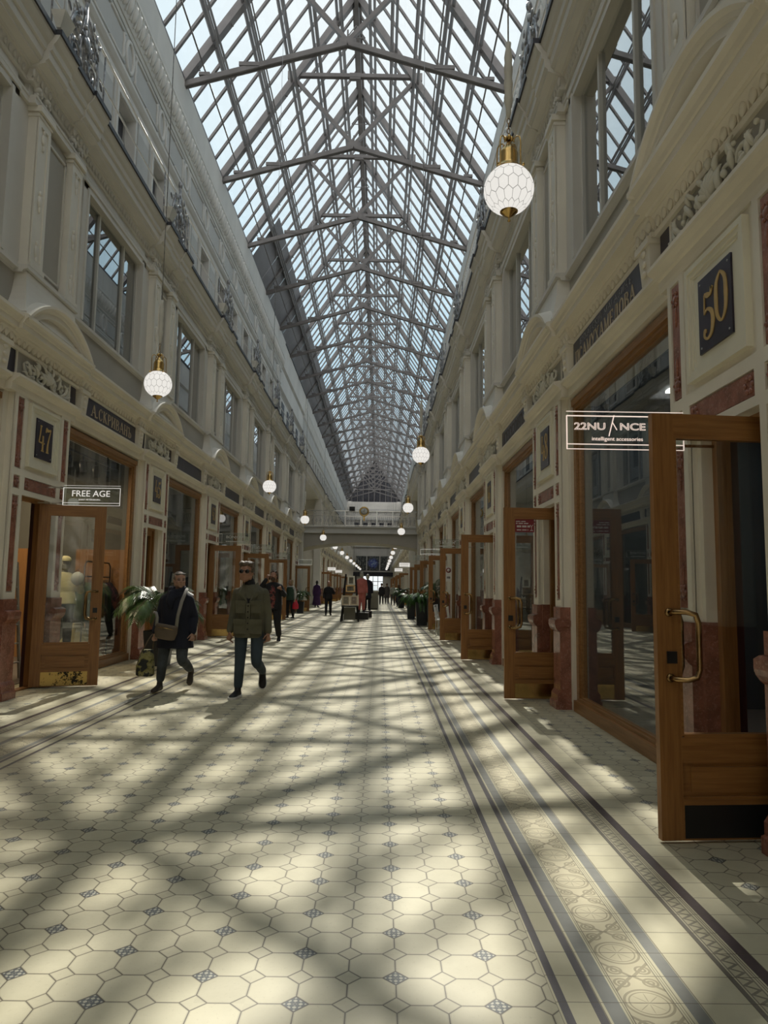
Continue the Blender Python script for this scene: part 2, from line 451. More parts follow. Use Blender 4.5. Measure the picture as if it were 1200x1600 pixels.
# unseen white cloud bank behind and overhead, added to brighten the walls
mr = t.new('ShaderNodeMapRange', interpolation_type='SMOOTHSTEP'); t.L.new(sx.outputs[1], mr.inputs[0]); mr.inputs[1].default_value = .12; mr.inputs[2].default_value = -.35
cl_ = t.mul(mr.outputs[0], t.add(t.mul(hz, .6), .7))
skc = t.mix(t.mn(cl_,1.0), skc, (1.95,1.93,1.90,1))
hzn = t.new('ShaderNodeMapRange', interpolation_type='SMOOTHSTEP'); t.L.new(sx.outputs[2], hzn.inputs[0]); hzn.inputs[1].default_value = .30; hzn.inputs[2].default_value = .02
skc = t.mix(hzn.outputs[0], skc, (1.15,1.2,1.2,1))
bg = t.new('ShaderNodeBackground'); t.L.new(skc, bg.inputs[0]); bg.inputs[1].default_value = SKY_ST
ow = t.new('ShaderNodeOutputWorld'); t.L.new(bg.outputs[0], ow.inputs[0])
sd = bpy.data.lights.new('sun', 'SUN'); sd.energy = SUN_ST; sd.angle = radians(.53); sd.color = (1, .945, .845)
so = bpy.data.objects.new('sun', sd); C.objects.link(so)
sv = Vector((sin(SUN_AZ)*cos(SUN_EL), cos(SUN_AZ)*cos(SUN_EL), sin(SUN_EL)))
so.rotation_euler = sv.to_track_quat('Z', 'Y').to_euler(); so.location = (0, 60, 60)

# ------------------------------------------------------------------ floor
NB1 = 8                                   # bays before the crossing
YS = Y0 - 2*P - P/2                       # start of the building behind the camera
YC0 = Y0 + 7*P + P/2                      # 42.4 crossing starts
YC1 = YC0 + 2.5*P                         # 54.95 crossing ends
NB2 = 14
YE = YC1 + NB2*P                          # end of the arcade
f = MB(); f.add([(-16,YS,0),(13,YS,0),(13,YE+12,0),(-16,YE+12,0)], [(0,1,2,3)])
fl = f.build('floor', M['floor']); tag(fl, kind='structure')

# ------------------------------------------------------------------ one facade bay, (depth from the centre line, along, up)
def side(s): return Matrix.Diagonal((s,1,1,1))
HB = P/2
MS = [M['cream'], M['marble'], M['stone'], M['grey'], M['navy'], M['cream2'], M['zinc'], M['attic'], M['attic2'], M['shopwall']]
CR, MA, ST, GR, NA, C2, ZN, AT, AT2, SW = range(10)

def bay_lower(s, detail=True):
    b = MB(side(s))
    for q in (-1, 1):
        ya, yb = sorted((q*.5, q*.79))
        # marble plinth of the pilaster
        prof = [(3.72,0),(3.37,0),(3.37,.09),(3.39,.10),(3.39,.17),(3.41,.20),(3.425,.22),(3.425,.93),(3.40,.95),(3.375,.985),(3.365,1.02),(3.365,1.075),(3.40,1.095),(3.43,1.10),(3.43,1.235),(3.72,1.235)]
        b.mould(prof, ya-.02, yb+.02, MA)
        b.box(3.38,3.72,ya-.035,yb+.035,0,.09,MA); b.box(3.375,3.72,ya-.035,yb+.035,1.0,1.075,MA)
        # painted shaft with raised strips around sunk marble panels
        b.box(3.475,3.72,ya,yb,1.235,3.86,CR)
        s1a, s1b = sorted((q*.5, q*.575)); s2a, s2b = sorted((q*.735, q*.79))
        b.box(3.45,3.48,s1a,s1b,1.235,3.86,CR); b.box(3.45,3.48,s2a,s2b,1.235,3.86,CR)
        ma, mb_ = sorted((q*.575, q*.735))
        for z0, z1 in ((1.235,1.32),(2.555,2.64),(2.81,2.90),(3.825,3.86)): b.box(3.45,3.48,ma,mb_,z0,z1,CR)
        yc = (ma+mb_)/2
        for z0, z1 in ((1.335,2.54),(2.655,2.795),(2.915,3.81)):
            b.box(3.458,3.478,ma+.014,mb_-.014,z0,z1,MA)
            if detail:
                for zz in ((z0+.11, z1-.11) if z1-z0 > .4 else ((z0+z1)/2,)):
                    b.ell((3.456,yc,zz),.014,.042,.042,10,5,MA)
                    for k in range(6): b.ell((3.452,yc+.045*cos(k*pi/3),zz+.05*sin(k*pi/3)),.012,.017,.017,7,4,MA)
                if z1-z0 > .4:
                    for zz, dz in ((z0+.2,1),(z1-.2,-1)): b.ell((3.455,yc,zz+dz*.05),.010,.022,.085,8,5,MA)
        # door reveal
        ra, rb = sorted((q*.44, q*.5))
        b.box(3.52,3.72,ra,rb,1.24,2.64,CR); b.box(3.50,3.72,ra,rb,0,1.24,MA); ra, rb = sorted((q*.40, q*.44)); b.box(3.62,3.70,ra,rb,0,2.60,SW)
    # above the door
    b.box(3.475,3.72,-.5,.5,2.60,3.86,CR)
    b.box(3.45,3.48,-.5,.5,2.575,2.64,CR); b.box(3.45,3.48,-.5,.5,2.81,2.90,CR)
    b.box(3.458,3.478,-.455,.455,2.65,2.80,MA)
    if detail:
        for yy in (-.38,.38):
            for k in range(6): b.ell((3.454,yy+.045*cos(k*pi/3),2.725+.045*sin(k*pi/3)),.012,.02,.02,7,4,MA)
    b.box(3.45,3.48,-.5,-.455,2.64,2.81,CR); b.box(3.45,3.48,.455,.5,2.64,2.81,CR)
    # wall over the shop windows and jamb blocks beside them
    for q in (-1, 1):
        a, c = sorted((q*.79, q*HB))
        b.box(3.66,3.95,a,c,3.78,3.9,CR)
        a, c = sorted((q*.79, q*.90)); b.box(3.56,3.72,a,c,.0,3.9,CR)
    return b

LOWC = [(3.9,3.86),(3.49,3.86),(3.48,3.90),(3.48,3.955),(3.455,3.965),(3.44,3.99),(3.40,4.01),(3.385,4.03),(3.385,4.06),(3.50,4.075),(3.9,4.075)]
def bay_entab(s, detail=True):
    b = MB(side(s))
    segs = ((-HB,-.94,.05),(-.94,.94,-.035),(.94,HB,.05))
    for a, c, o in segs: b.mould(LOWC, a, c, CR, o)
    b.box(3.56,3.95,-HB,HB,4.05,4.42,GR)                      # frieze field
    b.box(3.49,3.6,-.765,.765,4.05,4.42,GR)
    for q in (-1, 1):
        a, c = sorted((q*1.06, q*1.32))
        b.loft([[(3.44,a+.03,4.06),(3.44,c-.03,4.06),(3.7,c-.03,4.06),(3.7,a+.03,4.06)],
                [(3.42,a,4.40),(3.42,c,4.40),(3.7,c,4.40),(3.7,a,4.40)]], CR, False)
        b.box(3.40,3.7,a-.02,c+.02,4.36,4.42,CR)
        for k in range(3): b.ell((3.42,(a+c)/2,4.14+.09*k),.02,.05,.03,8,5,CR)
        b.box(3.50,3.7,*sorted((q*1.32,q*1.375)),4.06,4.42,CR)
        b.box(3.52,3.6,*sorted((q*1.02,q*1.06)),4.06,4.42,CR)
        b.box(3.50,3.6,*sorted((q*.80,q*1.02)),4.075,4.40,NA)
        b.box(3.485,3.6,*sorted((q*.765,q*.80)),4.06,4.42,CR)
        b.box(3.53,3.6,*sorted((q*1.375,q*HB)),4.37,4.42,CR)
    # egg band and cornice
    segs = ((-HB,-1.36,.045),(-1.36,-1.02,-.02),(-1.02,1.02,.01),(1.02,1.36,-.02),(1.36,HB,.045))
    EGG = [(3.9,4.40),(3.45,4.40),(3.44,4.425),(3.44,4.44),(3.475,4.45),(3.43,4.555),(3.42,4.57),(3.42,4.60),(3.9,4.60)]
    for a, c, o in segs: b.mould(EGG, a, c, CR, o)
    if detail:
        n = 40
        for k in range(n):
            y = -HB + P*(k+.5)/n
            o = [oo for a, c, oo in segs if a <= y <= c][0]
            b.ell((3.445+o,y,4.505),.022,.040,.052,8,5,CR)
            b.box(3.445+o,3.47+o,y+.055,y+.071,4.45,4.555,CR)
    COR = [(3.9,4.58),(3.40,4.58),(3.385,4.60),(3.30,4.605),(3.30,4.675),(3.285,4.685),(3.27,4.72),(3.235,4.745),(3.235,4.785),(3.27,4.80),(3.62,4.87),(3.9,4.87)]
    for a, c, o in ((-HB,-1.05,.05),(-1.05,1.05,.0),(1.05,HB,.05)): b.mould(COR, a, c, CR, o)
    # segmental pediment over the pier
    R0 = 1.40; zc = 5.20-R0; n = 28; th = math.asin(1.03/R0)
    prof = [(3.60,1.40),(3.235,1.40),(3.235,1.365),(3.27,1.34),(3.285,1.31),(3.30,1.30),(3.30,1.235),(3.385,1.225),(3.40,1.20),(3.46,1.13),(3.60,1.13)]
    rings = []
    for i in range(n+1):
        a = -th + 2*th*i/n
        rings.append([(d, r*sin(a), max(zc + r*cos(a), 4.70)) for d, r in prof])
    b.loft(rings, CR, False)
    # tympanum and shell rib
    b.add([(3.47, 1.2*sin(-th+2*th*i/n), max(zc+1.2*cos(-th+2*th*i/n),4.72)) for i in range(n+1)] , [tuple(range(n+1))], C2)
    if detail:
        for i in range(11):
            a = radians(-38 + 7.6*i)
            b.ell((3.46, 1.06*sin(a)*.95, zc+1.07*cos(a)), .03, .04, .04, 8, 5, C2)
    # sloped weathering behind the arch, and the parapet zone under the upper windows
    top = [[(3.25, 1.40*sin(-th+2*th*i/n), zc+1.40*cos(-th+2*th*i/n)) for i in range(n+1)],
           [(3.62, 1.40*sin(-th+2*th*i/n), zc+1.40*cos(-th+2*th*i/n)+.10) for i in range(n+1)]]
    b.add(top[0]+top[1], [(i,i+1,n+2+i,n+1+i) for i in range(n)], C2)
    return b

def bay_upper(s, detail=True):
    b = MB(side(s))
    b.box(3.62,3.95,-HB,HB,4.80,5.50,GR)
    # pedestal with sweeping sides
    rings = []
    for i in range(7):
        k = i/6; z = 4.86+.62*k; w = .74 + .22*(1-k)**2.2; d = 3.46 - .14*(1-k)**2.0
        rings.append([(d,-w,z),(d,w,z),(3.75,w,z),(3.75,-w,z)])
    b.loft(rings, C2, False)
    SIL = [(3.9,5.46),(3.56,5.46),(3.545,5.49),(3.49,5.505),(3.49,5.555),(3.9,5.58)]
    for a, c, o in ((-HB,-.78,.06),(-.78,.78,-.06),(.78,HB,.06)): b.mould(SIL, a, c, ST, o)
    # piers between windows
    b.box(3.60,4.0,-1.205,1.205,5.56,7.86,ST)
    b.box(3.555,3.6,-.36,.36,5.58,7.72,GR)
    if detail:
        for q in (-1,1):
            b.box(3.535,3.56,*sorted((q*.30,q*.33)),5.72,7.6,ST)
        b.box(3.535,3.56,-.33,.33,5.70,5.73,ST); b.box(3.535,3.56,-.33,.33,7.57,7.60,ST)
    for q in (-1, 1):
        a, c = sorted((q*.355, q*.70))
        b.box(3.47,3.62,a,c,5.56,7.72,C2)
        w = .07
        b.box(3.45,3.475,a,a+w,5.70,7.66,C2); b.box(3.45,3.475,c-w,c,5.70,7.66,C2)
        b.box(3.45,3.475,a,c,5.58,5.70,C2); b.box(3.45,3.475,a+w,c-w,7.56,7.66,C2)
        b.box(3.43,3.62,a-.02,c+.02,5.56,5.62,C2)
        b.box(3.44,3.62,a-.015,c+.015,7.66,7.70,C2); b.box(3.41,3.62,a-.035,c+.035,7.72,7.80,C2)
        if detail:
            for zz in (7.42,6.55,5.85):
                b.ell((3.465,(a+c)/2,zz),.02,.05,.09,10,6,C2); b.ell((3.46,(a+c)/2,zz+.11),.018,.028,.04,8,5,C2); b.ell((3.46,(a+c)/2,zz-.12),.018,.022,.05,8,5,C2)
        # window casing
        a, c = sorted((q*1.213, q*1.02)); b.box(3.565,3.9,a,c,5.565,7.80,ST)
        a, c = sorted((q*1.222, q*1.16)); b.box(3.545,3.88,a,c,5.57,7.74,ST)
    for q in (-1, 1):
        a, c = sorted((q*1.02, q*HB))
        b.box(3.60,3.95,a,c,7.72,8.1,ST); b.box(3.565,3.7,a,c,7.70,7.86,ST); b.box(3.545,3.7,a,c,7.80,7.86,ST)
    # architrave, frieze, egg band, cornice
    for a, c, o in ((-HB,-.80,.06),(-.80,.80,-.03),(.80,HB,.06)):
        b.mould([(3.9,7.79),(3.50,7.79),(3.50,7.86),(3.485,7.87),(3.485,7.90),(3.9,7.90)], a, c, ST, o)
    b.box(3.63,3.95,-HB,HB,7.9,8.1,GR)
    if detail:
        for q in (-1,1):                                         # paired brackets with leaf drops
            for yy in (.42,.66):
                y = q*yy
                b.ell((3.52,y,8.05),.06,.07,.05,10,6,ST); b.ell((3.54,y,7.96),.04,.05,.06,10,6,ST)
                for k in range(5): b.ell((3.47+.012*k,y+.05*sin(k*2.4),8.0-.02*k),.022,.022,.03,6,4,ST)
        for k in range(9):
            b.ell((3.56,-.28+.07*k,7.99+.02*sin(k*2)),.03,.032,.045,7,5,ST)
    b.box(3.56,3.7,-.8,.8,7.9,8.1,ST)
    EG2 = [(3.9,8.06),(3.52,8.06),(3.505,8.08),(3.54,8.10),(3.50,8.23),(3.49,8.25),(3.9,8.25)]
    seg2 = ((-HB,-.86,.05),(-.86,-.36,-.03),(-.36,.36,.0),(.36,.86,-.03),(.86,HB,.05))
    for a, c, o in seg2: b.mould(EG2, a, c, ST, o)
    if detail:
        n = 44
        for k in range(n):
            y = -HB + P*(k+.5)/n; o = [oo for a, c, oo in seg2 if a <= y <= c][0]
            b.ell((3.515+o,y,8.17),.022,.036,.058,7,5,ST)
    CO2 = [(3.9,8.24),(3.47,8.24),(3.45,8.27),(3.36,8.30),(3.36,8.33),(3.32,8.36),(3.31,8.47),(3.28,8.485),(3.27,8.56),(3.235,8.60),(3.20,8.66),(3.19,8.70),(3.9,8.70)]
    seg3 = ((-HB,-.88,.05),(-.88,-.30,-.03),(-.30,.30,.0),(.30,.88,-.03),(.88,HB,.05))
    for a, c, o in seg3:
        b.mould(CO2, a, c, ST, o); b.box(3.165+o,3.6,a,c,8.70,8.775,ZN)
    b.box(3.30,5.10,-HB,HB,8.70,8.76,ST)                         # gallery floor
    return b

AD = 5.02
def bay_attic(s, detail=True):
    b = MB(side(s))
    z0, z1 = 10.35, 12.75
    ws = [(-1.2575-.55,-1.2575+.55),(1.2575-.55,1.2575+.55)]
    cuts = [-HB] + [q for w in ws for q in w] + [HB]
    for i in range(0, len(cuts), 2): b.box(AD,AD+.35,cuts[i],cuts[i+1],z0,z1,AT)
    b.box(AD,AD+.35,-HB,HB,8.7,z0,AT); b.box(AD,AD+.35,-HB,HB,z1,16.3,AT)
    for a, c in ws:
        b.frame(AD-.05,AD+.02,a-.10,c+.10,z0-.08,z1+.12,.10,AT)
        b.box(AD+.25,AD+.29,a,c,z0,z1,ZN)
        b.frame(AD+.20,AD+.26,a,c,z0,z1,.05,AT2); b.box(AD+.20,AD+.26,(a+c)/2-.03,(a+c)/2+.03,z0,z1,AT2); b.box(AD+.20,AD+.26,a,c,12.1,12.15,AT2)
        b.box(AD-.02,AD,a,c,z0-1.2,z0-.15,AT2)
    for yy in (-HB+.45, -.45, .45, HB-.45): b.box(AD-.035,AD,yy-.03,yy+.03,8.8,12.95,AT2)
    for yy in (0, HB, -HB):
        a = max(-HB, yy-.38); c = min(HB, yy+.38); b.box(AD-.015,AD,a,c,9.2,12.7,AT2)
    b.mould([(AD+.1,12.95),(AD-.03,12.95),(AD-.05,13.0),(AD-.05,13.1),(AD-.10,13.14),(AD-.16,13.22),(AD-.16,13.30),(AD-.06,13.36),(AD+.1,13.36)], -HB, HB, AT)
    b.mould([(AD+.1,13.45),(AD-.03,13.45),(AD-.03,13.52),(AD+.1,13.52)], -HB, HB, AT)
    b.mould([(AD+.1,14.5),(AD-.03,14.5),(AD-.05,14.56),(AD-.05,14.6),(AD+.1,14.6)], -HB, HB, AT)
    b.box(AD-.005,AD+.1,-HB,HB,13.5,14.5,AT2)
    if detail:
        n = 20
        for yy in (-HB/2, HB/2):                                  # oval rings and bracketed panels of the frieze
            ring = [(AD-.01, yy+.24*cos(2*pi*i/n), 14.0+.38*sin(2*pi*i/n)) for i in range(n+1)]
            b.tube(ring, .055, 6, AT, cap=False)
            for q in (-1, 1):
                x0, x1 = yy+q*.34, yy+q*1.22
                pts = [(AD-.01,x0,14.36),(AD-.01,x0+q*.10,14.30),(AD-.01,x0+q*.04,14.18),(AD-.01,x0+q*.08,14.0),(AD-.01,x0+q*.04,13.82),(AD-.01,x0+q*.10,13.7),(AD-.01,x0,13.62)]
                b.tube(pts, .045, 6, AT)
                b.tube([(AD-.01,x0,14.36),(AD-.01,x1,14.36)], .045, 6, AT); b.tube([(AD-.01,x0,13.62),(AD-.01,x1,13.62)], .045, 6, AT)
    b.mould([(AD+.1,14.60),(AD-.08,14.60),(AD-.10,14.64),(AD-.24,15.16),(AD-.26,15.18),(AD-.26,15.26),(AD+.1,15.26)], -HB, HB, AT)
    if detail:
        n = 18
        for k in range(n):
            y = -HB + P*(k+.5)/n
            b.ell((AD-.18,y,14.90),.085,.105,.22,8,6,AT, rot=Matrix.Rotation(-.26,3,'Y')); b.bar((AD-.13,y+P/n/2,14.66),(AD-.25,y+P/n/2,15.14),.035,.05,AT)
    # cove up to the eaves
    pr = [(AD+.2,15.26),(AD-.20,15.26)] + [(AD-.20-.05*(k/6.0)**.6, 15.34+.88*(k/6.0)) for k in range(7)] + [(AD+.2,16.22)]
    b.mould(pr, -HB, HB, AT)
    b.box(AD-.24,AD+.2,-HB,HB,16.2,16.32,ZN)
    return b

def mesh_of(fn, name, s, detail=True):
    return fn(s, detail).mesh(name, MS)
BAYS = []            # (side, y, section, index)
for k in range(-2, NB1):
    for s in (1, -1): BAYS.append((s, Y0+P*k, 1, k))
for j in range(NB2):
    for s in (1, -1): BAYS.append((s, YC1+P*(j+.5), 2, j))
SD = {1: 'right', -1: 'left'}
WALL = {1: struct('wall_right'), -1: struct('wall_left')}
for s in (1,-1): WALL[s].location = (CX,0,0)
ms = {}
for s in (1,-1):
    for d in (True, False):
        ms[s,d] = [mesh_of(bay_lower,'ground_floor',s,d), mesh_of(bay_entab,'entablature',s,d), mesh_of(bay_upper,'upper_floor',s,d), mesh_of(bay_attic,'attic',s,d)]
nm = ['ground_floor','entablature','upper_floor','attic']
for s, y, sec, k in BAYS:
    d = (sec == 1 and k < 8)
    for i in range(4): link(nm[i], ms[s,d][i], WALL[s], (0,y,0))

# ------------------------------------------------------------------ shop windows, upper windows, shop rooms
WN = [0]
def window_name():
    WN[0] += 1; return 'window_%d' % WN[0]
def shop_window(s):
    b = MB(side(s)); w = HB-.90
    b.frame(3.60,3.70,-w,w,.0,3.80,.10,0,wb=.16,wt=.10)
    b.frame(3.63,3.69,-w+.09,w-.09,.14,3.71,.035,0)
    b.box(3.56,3.64,-w,w,0,.13,0); b.box(3.575,3.66,-w,w,3.74,3.82,0)
    g = MB(side(s)); g.box(3.652,3.658,-w+.11,w-.11,.165,3.69,0)
    return b.mesh('window_frame',[M['oaky']]), g.mesh('pane',[M['glass']])
def upper_window(s):
    b = MB(side(s)); w = 1.31
    b.frame(3.665,3.74,-w,w,5.58,7.74,.045,0)
    for y in (-.57,.57): b.box(3.66,3.72,y-.028,y+.028,5.6,7.72,0)
    g = MB(side(s)); g.box(3.700,3.706,-w+.04,w-.04,5.62,7.70,0)
    c = MB(side(s))
    n = 120; pts = []                                             # net curtain across the window
    for i in range(n+1):
        y = -1.30 + 2.6*i/n; pts.append((3.80+.022*sin(i*1.3)+.010*sin(i*.37), y))
    vs = [(d,y,z) for z in (5.5,7.76) for d,y in pts]
    c.add(vs, [(i,i+1,n+2+i,n+1+i) for i in range(n)], 0, True)
    return b.mesh('window_frame',[M['attic']]), g.mesh('pane',[M['upglass']]), c.mesh('curtain',[M['curtain']])
SWM = {s: shop_window(s) for s in (1,-1)}; UWM = {s: upper_window(s) for s in (1,-1)}
def room(s, warm):
    """the shop behind one window bay: floor, back wall, cross walls and ceiling"""
    b = MB(side(s)); d0, d1 = 3.95, 7.4
    b.box(d0,d1,-HB,HB,-.02,.012,1); b.box(d1,d1+.1,-HB,HB,0,3.9,0)
    b.box(3.72,d1,-HB-.67,-HB-.59,0,3.9,2); b.box(d0,d1+.1,-HB,HB,3.84,3.9,0)
    b.box(3.8,d1,-HB,HB,3.90,3.95,0)
    # upper room
    b.box(4.0,6.5,-HB,HB,5.40,5.46,0); b.box(6.4,6.5,-HB,HB,5.4,8.1,2); b.box(4.0,6.5,-HB,HB,8.06,8.1,0)
    b.box(5.4,5.5,-HB,HB,8.8,16.2,0)
    return b
RM = {}
for s in (1,-1):
    RM[s] = room(s, s<0).mesh('shop_room', [M['shopwall'], M['shopfloor'], M['shopdark']])
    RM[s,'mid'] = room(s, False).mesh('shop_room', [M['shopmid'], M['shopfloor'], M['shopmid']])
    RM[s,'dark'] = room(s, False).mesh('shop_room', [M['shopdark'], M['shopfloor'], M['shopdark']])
ROOMS = {s: struct('wall_shops_'+SD[s]) for s in (1,-1)}
for s in (1,-1): ROOMS[s].location = (CX,0,0)
for s, y, sec, k in BAYS:
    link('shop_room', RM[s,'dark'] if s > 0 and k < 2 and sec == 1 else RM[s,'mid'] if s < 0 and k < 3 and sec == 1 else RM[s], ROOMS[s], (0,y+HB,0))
    last = (sec == 1 and k == NB1-1) or (sec == 2 and k == NB2-1)
    if last or (k < 0 and sec == 1 and k < -1): continue
    w = struct(window_name()); w.location = (CX, y+HB, 0)
    link('window_frame', SWM[s][0], w); link('pane', SWM[s][1], w)
    if sec == 1 or k < 8:
        u = struct(window_name()); u.location = (CX, y+HB, 0)
        link('window_frame', UWM[s][0], u); link('pane', UWM[s][1], u); link('curtain', UWM[s][2], u)
# door openings: wooden frame and the dark shop behind
def doorway(s, closed):
    b = MB(side(s))
    b.frame(3.60,3.70,-.44,.44,0,2.62,.07,0,wb=.02); b.frame(3.70,3.76,-.44,.44,0,2.62,.05,1,wb=.005)
    if closed:
        b.box(3.63,3.68,-.37,.37,.02,.62,0); b.frame(3.63,3.68,-.37,.37,.62,2.55,.11,0)
    return b.mesh('door_frame',[M['oak'],M['darkwood']])
DRM = {(s,c): doorway(s,c) for s in (1,-1) for c in (0,1)}
DN = [0]
for s, y, sec, k in BAYS:
    if k < -1 and sec == 1: continue
    DN[0] += 1
    closed = (s < 0 and k == 2) or (sec == 2 and k % 3 == 1)
    o = link('door_%d' % DN[0], DRM[s,int(closed)], None, (CX,y,0)); o['kind'] = 'structure'

# ------------------------------------------------------------------ roof
EV = 4.90; ZE = 16.3; ZR = 23.9
def rz(x): return ZE + (ZR-ZE)*(1-abs(x)/EV)             # height of the slope at x from the ridge line
ceil = struct('ceiling'); ceil.location = (CX,0,0)
YR0, YR1 = YS, YE
g = MB()
for q in (-1,1): g.add([(q*EV,YR0,ZE),(q*EV,YR1,ZE),(0,YR1,ZR),(0,YR0,ZR)], [(0,1,2,3)])
g.build('glazing', M['roofglass'], ceil)
b = MB(); nrm = Vector((ZR-ZE,0,EV)).normalized()
n = int((YR1-YR0)/ (P/5)); 
for i in range(n+1):
    y = YR0 + (P/5)*i + P*.1
    for q in (-1,1):
        b.bar((q*EV,y,ZE-.04),(0,y,ZR-.04),.075,.10,0,(0,1,0))
b.build('glazing_bars', M['steel'], ceil, fix=False)
b = MB()
for q in (-1,1):
    for k in range(1,6):
        x = q*EV*k/6; z = rz(x)
        off = Vector((-q*nrm.x,0,-nrm.z))
        a = Vector((x,0,z)) + off*.14; c = Vector((x,0,z)) + off*.34; up_ = Vector((q*nrm.x,0,nrm.z)); tg = Vector((q*nrm.z,0,-nrm.x))
        b.bar((a.x,YR0,a.z),(a.x,YR1,a.z),.11,.05,0,up_)
        for w_ in (-.05,.05):
            e = c + tg*w_; b.bar((e.x,YR0,e.z),(e.x,YR1,e.z),.05,.05,0,up_)
    for fx, zz in ((.86,-.75),(.58,-.9),(.27,-1.0)):
        b.tube([(q*EV*fx,YR0,rz(EV*fx)+zz),(q*EV*fx,YR1,rz(EV*fx)+zz)], .026, 6, 0)
b.bar((0,YR0,ZR-.22),(0,YR1,ZR-.22),.34,.36,0); b.bar((0,YR0,ZR-.62),(0,YR1,ZR-.62),.16,.30,0)
b.build('purlins', M['steel'], ceil, fix=False)
# dark sheet panels along the lowest row of the left slope
b = MB(); x1 = -EV*.74
for a in range(60):
    y = 31.0 + P*.5*a
    if y > YR1-3: break
    b.add([(-EV+.05,y,ZE-.12),(-EV+.05,y+P*.5-.02,ZE-.12),(x1,y+P*.5-.02,rz(x1)-.14),(x1,y,rz(x1)-.14)], [(0,1,2,3)])
b.build('roof_sheets', M['panelgrey'], ceil)
def truss():
    b = MB()
    for q in (-1,1):
        b.bar((q*EV,0,ZE-.10),(0,0,ZR-.30),.22,.26,0,(0,1,0))                 # principal rafter
        b.bar((q*(EV-.1),-.05,ZE-.15),(0,-.05,17.55),.07,.16,0); b.bar((q*(EV-.1),.05,ZE-.15),(0,.05,17.55),.07,.16,0)
        b.bar((q*2.32,0,20.30),(0,0,17.62),.13,.13,0,(0,1,0))                 # brace
        b.box(q*2.9-.3,q*2.9+.3,-.10,.10,16.74,16.86) ; b.box(q*EV*.86-.16,q*EV*.86+.16,-.09,.09,16.42,16.52)
    b.bar((-2.4,-.05,20.35),(2.4,-.05,20.35),.06,.14,0); b.bar((-2.4,.05,20.35),(2.4,.05,20.35),.06,.14,0)
    b.cbox((0,0,17.6),.5,.14,.22); b.cbox((0,0,20.33),.4,.14,.24)
    for q in (-1,1): b.cbox((q*2.33,0,20.33),.34,.15,.30)
    b.bar((0,0,17.6),(0,0,18.0),.05,.05,0,(0,1,0))
    for q in (-1,1): b.tube([(0,0,22.4),(q*.35,0,21.9)], .02, 5); 
    b.tube([(-.35,0,21.9),(.35,0,21.9)], .02, 5)
    for q in (-1,1):                                                          # small bolts along the rafter's underside
        for i in range(9):
            k = .10+.095*i; x = q*EV*(1-k); z = rz(x)-.30
            b.tube([(x,0,z),(x,0,z-.14)], .018, 5); b.tube([(x,0,z-.14),(x+.06,0,z-.14)], .018, 5)
    return b.mesh('roof_truss',[M['steel']], fix=False)
tm = truss()
i = 0; y = Y0 - P
while y < YR1:
    o = link('roof_truss', tm, None, (CX,y,0)); o['kind'] = 'structure'; y += P
# gallery edge beams over the crossing, end gable
# ------------------------------------------------------------------ crossing: side halls, upper cornice carried across, footbridge
cross = struct('wall_crossing'); cross.location = (CX,0,0)
b = MB()
L = YC1-YC0
for s in (1,-1):
    b.M = side(s)
    b.box(6.6,6.8,YC0,YC1,0,8.7,2)
    b.box(3.45,6.8,YC0-.25,YC0,0,8.7,2); b.box(3.45,6.8,YC1,YC1+.25,0,8.7,2)
    b.box(3.40,3.9,YC0-.05,YC0+.35,0,8.1,0); b.box(3.40,3.9,YC1-.35,YC1+.05,0,8.1,0)
    for k in range(4): b.box(6.45,6.65,YC0+.9+k*3.2,YC0+1.5+k*3.2,0,8.1,0)
    b.box(6.4,6.62,YC0,YC1,4.3,4.75,0)
    b.mould([(5.2,8.06),(3.52,8.06),(3.50,8.24),(3.36,8.30),(3.32,8.36),(3.31,8.47),(3.27,8.56),(3.20,8.66),(3.19,8.70),(5.2,8.70)], YC0, YC1, 0)
    b.box(3.165,5.2,YC0,YC1,8.70,8.775,1)
    b.box(5.15,6.8,YC0,YC1,8.2,8.7,0)
    b.box(AD,AD+.35,YC0,YC1,8.7,16.3,3); b.mould([(AD+.1,12.95),(AD-.16,13.22),(AD-.16,13.30),(AD+.1,13.36)], YC0,YC1,3)
    b.mould([(AD+.1,14.62),(AD-.14,14.80),(AD-.14,14.92),(AD-.2,16.22),(AD+.1,16.22)], YC0,YC1,3); b.box(AD-.24,AD+.2,YC0,YC1,16.2,16.32,1)
    for k in range(5): b.box(AD-.03,AD,YC0+1.2+k*2.5-.55,YC0+1.2+k*2.5+.55,10.4,12.7,1)
b.build('crossing_walls', [M['stone'],M['zinc'],M['cream2'],M['attic']], cross)
# footbridge with a flat arched underside
br = struct('trim_footbridge'); br.location = (CX,0,0)
YB0, YB1 = 43.2, 46.4
b = MB(); n = 24; rings = []
for i in range(n+1):
    x = -3.9+7.8*i/n; k = 1-(x/3.9)**2; zb = 3.62+.46*k**.9
    rings.append([(x,YB0,zb),(x,YB1,zb),(x,YB1,4.62),(x,YB0,4.62)])
b.loft(rings, 0, False)
rings = [[(p[0], YB0-.04 if p[1]==YB0 else YB0, p[2]+(.0 if p[2]>4.5 else .0)) for p in r] for r in rings]
b.box(-3.9,3.9,YB0-.16,YB1+.16,4.62,4.72,1); b.box(-3.9,3.9,YB0-.10,YB1+.1,4.72,4.98,1); b.box(-3.9,3.9,YB0-.2,YB1+.2,4.98,5.06,1)
for i in range(2): b.lathe([(.10,0),(.10,.03),(.0,.03)], (-1.0+2.1*i,YB0+1.2,4.02), 12, 1)
b.build('bridge_deck', [M['grey'],M['attic'],M['downlight']], br)
rl_ = thing('bridge_railing', 'ornamental metal railing along the footbridge over the passage', 'railing', (CX,YB0-.02,5.06))
b = MB(); b.bar((-3.9,0,.94),(3.9,0,.94),.07,.05); b.bar((-3.9,0,.62),(3.9,0,.62),.04,.03); b.bar((-3.9,0,.06),(3.9,0,.06),.05,.03)
